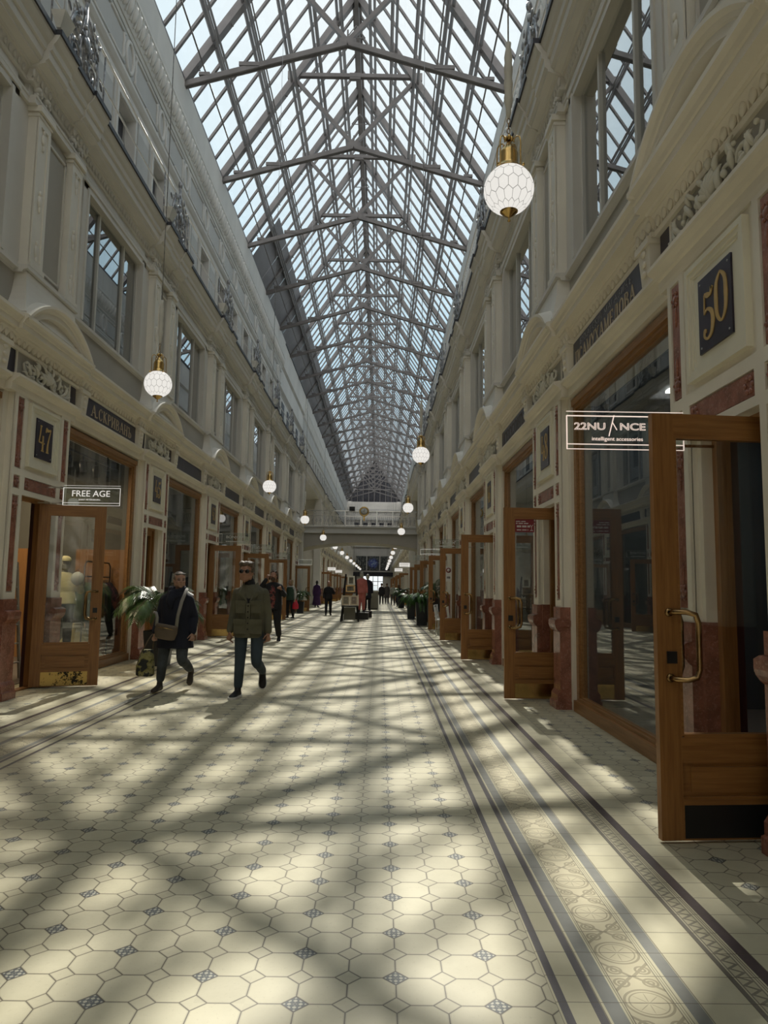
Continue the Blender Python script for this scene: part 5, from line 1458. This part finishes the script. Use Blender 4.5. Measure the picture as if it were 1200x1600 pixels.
def person(label, loc, rz_=0.0, fine=False, group=None):
    return thing('person', label, 'person', loc, rz_, group)

def build_person(label, loc, rz_, D, vox=.012):
    """D: H height, legs {hipz, (hip,knee,ankle,toe_dir) x2}, arms {(shoulder,elbow,wrist) x2}, clothes"""
    p = person(label, loc, rz_); H = D['H']; hh = H*D.get('hs',.141); sh = H*.815; hip = H*.515
    lean = D.get('lean',0.0)
    body = MB()
    hc = Vector((D.get('hx',0), D.get('hy',-.02)-lean, H-hh*.5)); Rm = head(body, hc, hh, D.get('yaw',0), D.get('pitch',0), D.get('nose',1))
    k = H/1.75; W_ = D.get('w',1.0)*k
    limb(body, [(0,-.0-lean*.8,sh-.02),(hc.x*.6,hc.y+.03,H-hh*1.05),(hc.x,hc.y+.03,H-hh*.7)], [.062*k,.054*k,.055*k], 14)
    torso(body, [(hip-.06*k,0,0,.15*W_,.10*W_),(hip+.05*k,0,0,.165*W_,.115*W_),(hip+.2*k,0,0,.14*W_,.10*W_),(sh-.22*k,0,-lean*.6,.165*W_,.115*W_),(sh-.08*k,0,-lean*.8,.175*W_,.10*W_),(sh+.01*k,0,-lean*.8,.10*W_,.07*W_)])
    for hp_, kn, an, td in D['legs']: limb(body, [hp_,Vector(hp_).lerp(Vector(kn),.5),kn,Vector(kn).lerp(Vector(an),.5),an], [.070*k,.062*k,.050*k,.046*k,.036*k])
    for (s_, e_, w_, hd) in D['arms']:
        limb(body, [s_,e_,w_], [.05*k,.042*k,.029*k])
        hand(body, w_, hd[0], hd[1], hd[2], hd[3], .185*k)
    voxel(body, 'body', D.get('skin',M['skin']), min(vox,.0075) if vox < .011 else vox, 2, p)
    # trousers
    tr_ = MB(); torso(tr_, [(hip-.08*k,0,0,.155*W_,.11*W_),(hip+.02*k,0,0,.172*W_,.125*W_),(hip+.12*k,0,0,.16*W_,.115*W_)])
    lw = D.get('legw',1.0)*k
    for hp_, kn, an, td in D['legs']:
        hp_, kn, an = Vector(hp_), Vector(kn), Vector(an); cut = an + (kn-an).normalized()*D.get('cuff',.05)
        limb(tr_, [hp_, hp_.lerp(kn,.5), kn, kn.lerp(cut,.5), cut], [.105*lw,.092*lw,.078*lw,.070*lw,.062*lw])
    voxel(tr_, 'trousers', D['trousers'], vox, 3, p)
    for i, (hp_, kn, an, td) in enumerate(D['legs']):
        s_ = MB(); an = Vector(an); d = Vector(td).normalized(); upv = Vector((0,0,1)); upv = (upv-d*upv.dot(d)).normalized()
        heel = an - d*.055*k - upv*.085*k
        shoe(s_, heel, td, .275*k, .047*k); limb(s_, [an-upv*.03, an+upv*.035], [.046*k,.043*k], 12)
        o = voxel(s_, 'shoe', D['shoe'], min(vox,.009), 1, p)
        if D.get('sole'):
            so_ = MB(); r_ = d.cross(upv); rings = []
            for u, ww in ((-.01,.5),(.06,.9),(.2,1.0),(.38,.95),(.55,1.05),(.72,1.15),(.88,1.03),(.98,.6),(1.01,.3)):
                q = heel + d*(.28*k*u); rings.append([q + r_*(.05*k*ww*cx) + upv*z for cx, z in ((-1,-.004),(1,-.004),(1,.024),(-1,.024))])
            so_.loft(rings,0,False); so_.build('sole', D['sole'], p)
    # coat or jacket
    if 'coat' in D:
        cz, cmat, cw, flare = D['coat']
        ct = MB()
        R_ = [(cz,0,D.get('coaty',0),(.185+flare)*W_*cw,(.145+flare*.7)*W_),(cz+.25*(sh-cz),0,0,(.182+flare*.6)*W_*cw,(.14+flare*.4)*W_),(hip+.16*k if hip+.16*k > cz+.3*(sh-cz) else cz+.4*(sh-cz),0,-lean*.3,.178*W_*cw,.135*W_),(sh-.22*k,0,-lean*.6,.192*W_*cw,.142*W_),(sh-.08*k,0,-lean*.8,.200*W_*cw,.125*W_),(sh-.03*k,0,-lean*.8,.182*W_*cw,.112*W_),(sh+.005*k,0,-lean*.8,.145*W_*cw,.10*W_),(sh+.045*k,0,-lean*.8+.005,.085*W_,.082*W_)]
        torso(ct, R_)
        aw = D.get('armw',1.0)*k
        for (s_, e_, w_, hd) in D['arms']:
            s_, e_, w_ = Vector(s_), Vector(e_), Vector(w_); cut = w_ + (e_-w_).normalized()*.015
            limb(ct, [s_, s_.lerp(e_,.5), e_, e_.lerp(cut,.5), cut], [.070*aw,.066*aw,.060*aw,.054*aw,.049*aw])
        jo = voxel(ct, D.get('coatname','jacket'), cmat, vox, 3, p); D['_coat'] = jo
    return p, hc, hh, Rm, hip, sh, k
def hair_cap(p, hc, hh, Rm, mat, style='short', vox=.010):
    b = MB()
    def e(x, y, z, rx, ry, rz_, n=14, k_=10): b.ell(Vector(hc)+Rm@Vector((x*hh,y*hh,z*hh)), rx*hh, ry*hh, rz_*hh, n, k_, rot=Rm)
    e(0,.13,.24,.335,.37,.30,20,12); e(0,.24,.05,.315,.27,.34); 
    for q in (-1,1): e(q*.26,.08,.12,.10,.24,.20)
    if style == 'quiff':
        for i in range(7): e(-.27+.09*i,-.24+.03*abs(i-3),.44+.03*sin(i*2),.12,.16,.12)
        for i in range(6): e(-.25+.1*i,-.02,.52+.02*cos(i*3),.14,.2,.10)
        for q in (-1,1): e(q*.33,.05,.20,.07,.2,.2)
    if style == 'crop':
        for i in range(6): e(-.22+.09*i,-.18,.36,.09,.12,.07)
    if style == 'curly':
        rnd = random.Random(4)
        for i in range(46):
            a = rnd.uniform(0,2*pi); z = rnd.uniform(-.35,.5); r_ = .40 if z < .3 else .30
            x, y = r_*cos(a), .10+r_*sin(a)
            if y < -.12 and z < .30: continue
            e(x,y,z,.11,.11,.11,8,6)
    if style == 'long':
        e(0,.26,-.25,.33,.22,.40); 
        for q in (-1,1): e(q*.30,.10,-.2,.09,.2,.36)
    return voxel(b, 'hair', mat, vox, 1, p)
hair_grey = basic('hair_grey_brown', (.15,.11,.08,1), .55, var=.35, vs=40, bump=.5, bs=90)
hair_grey2 = basic('hair_short_grey', (.13,.11,.09,1), .6, var=.35, vs=40, bump=.5, bs=90)
hair_brown = basic('hair_brown', (.07,.04,.022,1), .6, var=.3, vs=30, bump=.5, bs=80)
hair_blond = basic('hair_fair', (.30,.22,.13,1), .6, var=.3, vs=30, bump=.5, bs=80)
jeans = cloth('blue_jeans', (.035,.052,.068,1), .3, 30); jeans2 = cloth('faded_jeans', (.055,.065,.075,1), .3, 25, var=.35)
blackc = cloth('black_cloth', (.010,.010,.012,1)); navyc = cloth('navy_coat_cloth', (.010,.012,.024,1)); olive = cloth('olive_cotton', (.105,.10,.067,1), .4, 18)
darkshoe = cloth('dark_shoe', (.010,.010,.011,1), .1, 40, .5); brownshoe = cloth('brown_boot', (.035,.028,.020,1), .1, 40, .6)
A = lambda d, pn, sd_, c: (d, pn, sd_, c)

# --- man in the olive jacket, walking towards us (x to his left as seen from the front = image right)
MX, MY = -1.72, 9.60
D = dict(H=1.74, hs=.146, w=.98, yaw=-.12, pitch=-.12, hx=-.06, hy=-.03, lean=.02, skin=M['skin'],
    legs=[((-.105,0,.90),(-.095,-.10,.49),(-.105,-.13,.095),(-.22,-1,-.02)), ((.105,0,.90),(.12,-.10,.47),(.145,.30,.285),(.10,-.42,-.9))],
    arms=[((-.175,0,1.345),(-.222,.03,1.08),(-.248,-.06,.85),A((-.05,-.12,-1),(.9,.2,0),(.1,-1,0),.35)), ((.175,0,1.345),(.225,.02,1.08),(.252,-.03,.84),A((.0,-.05,-1),(-.9,.2,0),(-.1,-1,0),.45))],
    trousers=jeans, shoe=darkshoe, sole=M['outwhite'], coat=(.765,olive,1.05,.010), armw=1.02, cuff=.06, legw=.92)
p, hc, hh, Rm, hip, sh, k = build_person('man in sunglasses and olive field jacket with jeans, walking towards the camera', (MX,MY,0), 0, D, .009)
hair_cap(p, hc, hh, Rm, hair_grey, 'quiff', .007)
def on_head(p, hc, hh, Rm, b, name, mat):
    b.M = Matrix.Translation(hc) @ Rm.to_4x4() @ Matrix.Scale(hh,4)
    return b
sg = MB(Matrix.Translation(hc) @ Rm.to_4x4() @ Matrix.Scale(hh,4))
for q in (-1,1):
    sg.ell((q*.155,-.37,.03),.115,.035,.105,18,10); sg.tube([(q*.27,-.34,.07),(q*.345,-.15,.06),(q*.35,.06,.02)],.014,6)
sg.tube([(-.06,-.395,.06),(0,-.405,.075),(.06,-.395,.06)],.014,6); o = sg.build('sunglasses', basic('dark_lens',(.006,.006,.007,1),.08,var=0), p)
# black roll neck, open collar, pockets, placket
cl = MB(); limb(cl, [(0,-.02,sh-.03),(-.02,-.025,sh+.085)], [.082,.066], 18); cl.loft([[(-.075,-.118,sh-.03),(.075,-.118,sh-.03),(.07,-.09,sh+.01),(-.07,-.09,sh+.01)],[(-.012,-.156,sh-.20),(.012,-.156,sh-.20),(.012,-.14,sh-.20),(-.012,-.14,sh-.20)]],0,False); cl.build('roll_neck', blackc, p)
co_ = MB()
for q in (-1,1):
    co_.loft([[(q*.078,-.075,sh+.06),(q*.098,-.02,sh+.075),(q*.115,-.03,sh+.03),(q*.10,-.095,sh+.015)],[(q*.05,-.148,sh-.06),(q*.12,-.150,sh-.045),(q*.14,-.140,sh-.075),(q*.055,-.162,sh-.10)],[(q*.012,-.164,sh-.185),(q*.03,-.166,sh-.175),(q*.03,-.160,sh-.19),(q*.012,-.160,sh-.20)]],0,False)
co_.build('collar', olive, D['_coat']) 
pk = []
for q in (-1,1):
    for (zx, zz, w_, h_, fl_) in ((.098,sh-.33,.125,.15,.05),(.105,sh-.60,.155,.18,.06)):
        b = MB(); y = -.156-(.006 if zz < .9 else -.002); b.box(q*zx-w_/2,q*zx+w_/2,y-.010,y+.03,zz,zz+h_); b.build('pocket', olive, D['_coat'])
        b = MB(); b.loft([[(q*zx-w_/2-.006,y-.024,zz+h_+.012),(q*zx+w_/2+.006,y-.024,zz+h_+.012),(q*zx+w_/2+.006,y+.02,zz+h_+.012),(q*zx-w_/2-.006,y+.02,zz+h_+.012)],[(q*zx-w_/2-.006,y-.022,zz+h_-fl_*.7),(q*zx+w_/2+.006,y-.022,zz+h_-fl_*.7),(q*zx+w_/2+.006,y+.01,zz+h_-fl_*.7),(q*zx-w_/2-.006,y+.01,zz+h_-fl_*.7)],[(q*zx-.01,y-.022,zz+h_-fl_),(q*zx+.01,y-.022,zz+h_-fl_),(q*zx+.01,y+.01,zz+h_-fl_),(q*zx-.01,y+.01,zz+h_-fl_)]],0,False); b.build('pocket_flap', olive, D['_coat'])
b = MB(); b.box(-.028,.028,-.166,-.13,.775,sh-.20); b.build('placket', olive, D['_coat'])
b = MB()
for i in range(5): b.lathe([(.009,-.172),(.009,-.164),(0,-.172)],(0,0,.88+.075*i),10,0,True,'Y')
b.build('button', blackc, D['_coat'])

# --- woman in the navy coat
WX, WY = -2.80, 9.95
D = dict(H=1.62, w=1.08, yaw=.55, pitch=.02, hx=.03, hy=-.02, lean=.0, skin=M['skin2'],
    legs=[((-.11,0,.83),(-.13,-.09,.45),(-.155,-.10,.095),(-.16,-1,-.02)), ((.10,0,.83),(.13,-.09,.44),(.16,.28,.25),(.05,-.6,-.75))],
    arms=[((-.165,0,1.24),(-.235,.03,1.0),(-.268,-.05,.79),A((-.02,-.08,-1),(.9,.2,0),(.1,-1,0),1.0)), ((.165,0,1.24),(.235,.04,1.0),(.250,-.06,.80),A((.02,-.15,-1),(-.9,.2,0),(-.1,-1,0),.9))],
    trousers=jeans2, shoe=brownshoe, coat=(.585,navyc,1.10,.045), armw=1.10, cuff=.085, legw=1.0, coatname='coat')
p, hc, hh, Rm, hip, sh, k = build_person('woman with short grey hair in a navy coat and jeans, carrying bags', (WX,WY,0), 0, D, .009)
hair_cap(p, hc, hh, Rm, hair_grey2, 'crop', .007)
eb = MB(Matrix.Translation(hc) @ Rm.to_4x4() @ Matrix.Scale(hh,4))
for q in (-1,1): eb.ell((q*.135,-.345,.025),.075,.03,.032,12,8); eb.ell((q*.14,-.345,.115),.10,.03,.02,10,6)
eb.build('eye', basic('dark_eye',(.03,.02,.018,1),.3), p)
sc = MB(); 
for i, (r_, z, th_) in enumerate(((.098,sh+.02,.05),(.09,sh+.065,.045),(.105,sh-.02,.05))):
    pts = [(r_*cos(a),-.01+r_*.95*sin(a),z+.012*sin(2*a+i)-.02*(-sin(a))) for a in [2*pi*j/20 for j in range(21)]]
    sc.tube(pts, th_*.75, 10, cap=False)
limb(sc, [(-.04,-.12,sh),(-.05,-.155,sh-.1),(-.035,-.165,sh-.18)], [.05,.055,.03], 12); voxel(sc, 'scarf', navyc, .010, 2, p)
tan = cloth('taupe_leather', (.115,.085,.058,1), .15, 40, .6)
cbg = thing('crossbody_bag', 'taupe crossbody bag with wide pale strap worn by the woman in navy', 'bag', (WX-.06,WY-.245,.70))
b = MB(); b.M = Matrix.Translation((0,0,.115)) @ Matrix.Rotation(.16,4,'Y'); torso(b, [(-.105,0,0,.10,.035),(-.09,0,0,.135,.045),(0,0,0,.155,.05),(.075,0,0,.15,.045),(.095,0,0,.14,.035)]); voxel(b, 'bag_body', tan, .008, 2, cbg)
b = MB(); b.M = Matrix.Translation((0,0,.115)) @ Matrix.Rotation(.16,4,'Y'); b.tube([(-.10,-.049,.045),(0,-.054,.05),(.10,-.049,.045)],.004,6); b.build('zip', M['brass'], cbg)
st_ = cloth('grey_strap', (.23,.22,.20,1), .2, 60)
b = MB(); pts = [(.135,-.005,.16),(.16,-.028,.34),(.20,-.02,.52),(.215,.10,.645),(.19,.25,.68)]; b.tube(pts,.024,8,flat=((0,1,.2),.25)); pts = [(-.13,.0,.19),(-.125,.0,.30),(-.16,.06,.36),(-.2,.12,.36)]; b.tube(pts,.022,8,flat=((0,1,.2),.25)); b.build('strap', st_, cbg)
tote = thing('tote_bag', 'dark and yellow patterned tote bag held low by the woman in navy', 'bag', (WX-.36,WY-.10,.205))
m, t, bs = newmat('tote_print'); n = t.noise(7, 3, t.coord(), .6); t.L.new(t.ramp(n,[(.42,(.012,.014,.014,1)),(.47,(.20,.18,.055,1)),(.55,(.28,.26,.12,1)),(.60,(.02,.025,.03,1))]), bs.inputs['Base Color']); bs.inputs['Roughness'].default_value=.7
b = MB(); torso(b, [(0,0,0,.09,.04),(.02,0,0,.125,.06),(.14,0,0,.125,.065),(.30,.015,0,.09,.05),(.36,.02,0,.075,.035)]); voxel(b, 'bag_body', m, .009, 2, tote)
b = MB(); b.tube([(-.04,-.03,.34),(.03,-.03,.48),(.07,.02,.56),(.085,.03,.575),(.09,.04,.55),(.08,.03,.35)],.009,8); b.build('handles', tan, tote)

# --- man with dark curly hair and an open black coat over a patterned shirt, hand at his ear
D = dict(H=1.82, w=1.08, yaw=.05, pitch=-.18, skin=M['skin'],
    legs=[((-.11,0,.94),(-.13,-.05,.50),(-.14,-.05,.10),(-.15,-1,0)), ((.11,0,.94),(.14,-.08,.50),(.16,.16,.13),(.08,-.9,-.35))],
    arms=[((-.18,0,1.41),(-.38,-.08,1.30),(-.17,-.12,1.60),A((.35,.05,.9),(.9,.3,0),(0,-1,.2),.7)), ((.18,0,1.41),(.30,.02,1.20),(.24,-.22,1.32),A((-.3,-.5,.8),(-.6,-.6,0),(-.6,.2,.2),.8))],
    trousers=blackc, shoe=darkshoe, coat=(.82,blackc,1.10,.01), armw=1.05, cuff=.05, legw=1.16)
p, hc, hh, Rm, hip, sh, k = build_person('man in a black jacket over a red patterned shirt, hand raised to his ear', (-2.80,18.9,0), 0, D, .011)
hair_cap(p, hc, hh, Rm, hair_brown, 'curly', .011)
bd = MB(Matrix.Translation(hc) @ Rm.to_4x4() @ Matrix.Scale(hh,4)); bd.ell((0,-.22,-.36),.22,.2,.16,14,10); bd.ell((0,-.36,-.24),.12,.05,.04); bd.build('beard', hair_brown, p)
m, t, bs = newmat('patterned_shirt'); n = t.noise(13, 2, t.coord(), .5); t.L.new(t.ramp(n,[(.42,(.014,.012,.012,1)),(.50,(.16,.018,.02,1)),(.58,(.22,.09,.07,1)),(.64,(.02,.015,.015,1))]), bs.inputs['Base Color']); bs.inputs['Roughness'].default_value=.8
b = MB(); torso(b, [(.84,0,-.075,.10,.10),(1.1,0,-.08,.105,.095),(1.3,0,-.085,.10,.095),(1.43,0,-.06,.07,.08),(1.50,0,-.03,.055,.055)]); voxel(b, 'shirt', m, .011, 2, p)

# --- person with fair hair in a green vest and white sleeves, red carrier bag
D = dict(H=1.70, w=1.0, yaw=-.9, pitch=-.05, skin=M['skin2'],
    legs=[((-.10,0,.87),(-.11,-.05,.47),(-.12,.02,.095),(-.6,-1,0)), ((.10,0,.87),(.11,-.03,.47),(.13,.05,.095),(-.6,-1,0))],
    arms=[((-.165,0,1.31),(-.22,0,1.08),(-.2,-.12,.92),A((0,-.3,-1),(.9,.2,0),(.1,-1,0),.6)), ((.165,0,1.31),(.23,.0,1.06),(.24,-.05,.84),A((0,0,-1),(-.9,.2,0),(-.1,-1,0),1.0))],
    trousers=blackc, shoe=darkshoe, coat=(.86,cloth('white_sweater',(.42,.42,.40,1)),1.0,.0), armw=1.0, coatname='sweater')
p, hc, hh, Rm, hip, sh, k = build_person('fair-haired person in a green vest and white sleeves holding a red bag', (-3.92,31.6,0), -.3, D, .014)
hair_cap(p, hc, hh, Rm, hair_blond, 'long', .012)
b = MB(); torso(b, [(.80,0,0,.20,.16),(1.05,0,0,.195,.155),(1.25,0,0,.20,.155),(1.38,0,0,.15,.12)]); voxel(b, 'vest', cloth('green_vest',(.03,.065,.045,1)), .014, 2, p)
rb = thing('carrier_bag', 'bright red carrier bag hanging from the hand of the person in white sleeves', 'bag', (-3.68,31.5,.42))
b = MB(); torso(b, [(0,0,0,.10,.05),(.03,0,0,.14,.07),(.2,0,0,.13,.07),(.34,0,0,.06,.035),(.42,0,0,.03,.02)]); voxel(b, 'bag_body', basic('red_plastic',(.55,.02,.05,1),.4), .012, 2, rb)
b = MB(); b.tube([(-.02,0,.40),(-.025,0,.46),(0,0,.49),(.025,0,.46),(.02,0,.40)],.008,6); b.build('handles', basic('red_plastic_handle',(.5,.02,.05,1),.4), rb)

def simple(label, loc, rz_, H, coat, trousers, cz, hair, style='short', flare=.02, walk=.1, w=1.0, skin=None, vox=.016, arms=None, shoe_=None):
    k = H/1.75; hp_ = H*.515
    D = dict(H=H, w=w, skin=skin or M['skin'],
      legs=[((-.10*k,0,hp_),(-.11*k,-walk*.5,hp_*.54),(-.12*k,-walk,.095*k),(-.1,-1,0)), ((.10*k,0,hp_),(.11*k,-walk*.1,hp_*.54),(.12*k,walk,.10*k),(.1,-1,-.08))],
      arms=arms or [((-.165*k,0,H*.77),(-.22*k,.03,H*.61),(-.23*k,-.08,H*.49),A((0,-.1,-1),(.9,.2,0),(.1,-1,0),.5)), ((.165*k,0,H*.77),(.22*k,.03,H*.61),(.23*k,-.06,H*.49),A((0,-.1,-1),(-.9,.2,0),(-.1,-1,0),.5))],
      trousers=trousers, shoe=shoe_ or darkshoe, coat=(cz,coat,1.06,flare), coatname='coat')
    p, hc, hh, Rm, hip, sh, k = build_person(label, loc, rz_, D, vox)
    hair_cap(p, hc, hh, Rm, hair, style, .014); return p
simple('person in a black jacket and dark trousers standing left of the easel', (-2.55,35.8,0), .15, 1.69, blackc, blackc, .80, hair_brown, arms=[((-.165,0,1.30),(-.22,.03,1.05),(-.24,-.10,.85),A((0,-.1,-1),(.9,.2,0),(.1,-1,0),.5)),((.165,0,1.30),(.27,.0,1.08),(.30,-.22,1.16),A((.1,-.8,.5),(-.9,.2,0),(-.1,-.2,1),.8))])
greyc = cloth('grey_coat_cloth',(.055,.050,.048,1)); 
simple('person in a long grey coat walking away beyond the footbridge', (.60,60.5,0), pi, 1.74, greyc, greyc, .50, hair_brown, flare=.05, vox=.02)
simple('person in a long dark navy coat beyond the footbridge, nearest the right wall', (1.40,52.7,0), pi, 1.62, navyc, blackc, .30, hair_brown, 'long', flare=.06, vox=.02)
simple('person in black beside the pale counter beyond the footbridge', (.15,58.2,0), pi, 1.72, blackc, blackc, .80, hair_brown, vox=.02)
simple('person in a pale jacket and grey skirt left of the navy coat, beyond the footbridge', (1.05,57.0,0), pi, 1.66, cloth('pale_jacket',(.24,.24,.21,1)), greyc, .85, hair_blond, 'long', vox=.02)
simple('person in dark clothes farthest down the passage near the entrance', (.75,74.0,0), pi, 1.78, blackc, blackc, .75, hair_brown, vox=.025)

# --- shop dummies
def dummy(label, loc, rz_, H, skin, jacket, trousers, cz, mannequin_arms, flare=.015, legw=1.0, vox=.014):
    k = H/1.75; hp_ = H*.515
    D = dict(H=H, w=.95, skin=skin,
      legs=[((-.085*k,0,hp_),(-.09*k,-.02,hp_*.54),(-.085*k,0,.095*k),(-.2,-1,0)), ((.085*k,0,hp_),(.09*k,.0,hp_*.54),(.095*k,.02,.095*k),(.2,-1,0))],
      arms=mannequin_arms, trousers=trousers, shoe=blackc, coat=(cz,jacket,1.04,flare), legw=legw, armw=1.05)
    p, hc, hh, Rm, hip, sh, k = build_person(label, loc, rz_, D, vox); p.name = 'mannequin'; p['category'] = 'mannequin'
    return p, hc, hh, Rm, sh
coral = cloth('coral_suit', (.45,.14,.12,1)); dm = basic('dummy_grey',(.33,.33,.27,1),.5)
def darms(H, s1=0): k = H/1.75; return [((-.16*k,0,H*.77),(-.21*k,.02,H*.61),(-.23*k,-.03,H*.49),A((0,-.1,-1),(.9,.2,0),(.1,-1,0),.3)), ((.16*k,0,H*.77),(.21*k,.02,H*.61),(.23*k,-.03,H*.49),A((0,-.1,-1),(-.9,.2,0),(-.1,-1,0),.3))]
dummy('dummy wearing a coral trouser suit on the low black plinth', (-.81,31.95,.30), 0, 1.80, dm, coral, coral, .84, darms(1.80), legw=1.08)
dummy('dummy dressed in black standing behind the coral suit', (-.58,34.1,.30), 0, 1.74, dm, navyc, blackc, .60, darms(1.74))
gown = dummy('dummy in a purple gown at the end of the left shops', (-4.25,48.5,.0), .3, 1.80, basic('dummy_dark',(.02,.02,.02,1),.5), cloth('purple_velvet',(.07,.03,.12,1)), cloth('purple_skirt',(.07,.03,.12,1)), .15, darms(1.80), flare=.10)[0]
yel = cloth('pale_yellow_jacket',(.46,.40,.20,1)); 
p, hc, hh, Rm, sh = dummy('mannequin in a pale yellow jacket and cap inside the left shop window', (-5.42,12.35,.165), .5, 1.74, basic('dummy_stone',(.28,.26,.20,1),.5), yel, blackc, .92, [((-.165,0,1.34),(-.24,.03,1.08),(-.30,-.05,.86),A((0,-.1,-1),(.9,.2,0),(.1,-1,0),.3)), ((.165,0,1.34),(.27,.0,1.14),(.20,-.22,1.32),A((-.3,-.2,.8),(-.5,.6,0),(-.1,-.2,1),.6))], flare=.03)
b = MB(Matrix.Translation(hc) @ Rm.to_4x4() @ Matrix.Scale(hh,4)); b.ell((0,.05,.22),.39,.45,.30,18,10); b.ell((0,-.42,.16),.27,.24,.035,14,6); b.build('cap', yel, p)
al = bpy.data.lights.new('window_spot','SPOT'); al.energy = 160; al.spot_size = radians(50); al.color = (1,.9,.72); ao = bpy.data.objects.new('window_spot', al); C.objects.link(ao); ao.location = (-5.1,10.9,3.4); ao.rotation_euler = (Vector((-5.1,10.9,3.4))-Vector((-5.42,12.3,1.0))).to_track_quat('Z','Y').to_euler()
hb = thing('disc_handbag', 'pale round handbag held up beside the mannequin in the yellow jacket', 'handbag', (-5.10,12.12,1.42)); b = MB(); b.lathe([(0,-.03),(.10,-.03),(.115,0),(.10,.03),(0,.03)],(0,0,.1),20,0,True,'Y'); b.build('bag_body', dm, hb); b = MB(); b.tube([(-.08,0,.16),(0,0,.26),(.08,0,.16)],.006,6); b.build('handle', M['black'], hb)
b = MB(); b.box(-.45,.45,-.35,.35,0,.15); o = b.build('display_plinth', M['shopwall'], None, loc=(-5.42,12.4,.014)); tag(o, 'low plinth under the mannequin inside the left shop window', 'plinth')
rg = MB(); 
rings = []
for i in range(10):
    kk = i/9; r_ = .12+.5*kk**1.6; rings.append([(r_*cos(a)*(1+.06*sin(7*a)), r_*.6*sin(a)*(1+.06*sin(7*a)), .75*(1-kk)) for a in [2*pi*j/28 for j in range(28)]])
rg.loft(rings); o = rg.build('draped_skirt', yel, None, loc=(-5.45,13.0,.015)); tag(o, 'pale yellow draped cloth on the floor of the left shop window', 'cloth')
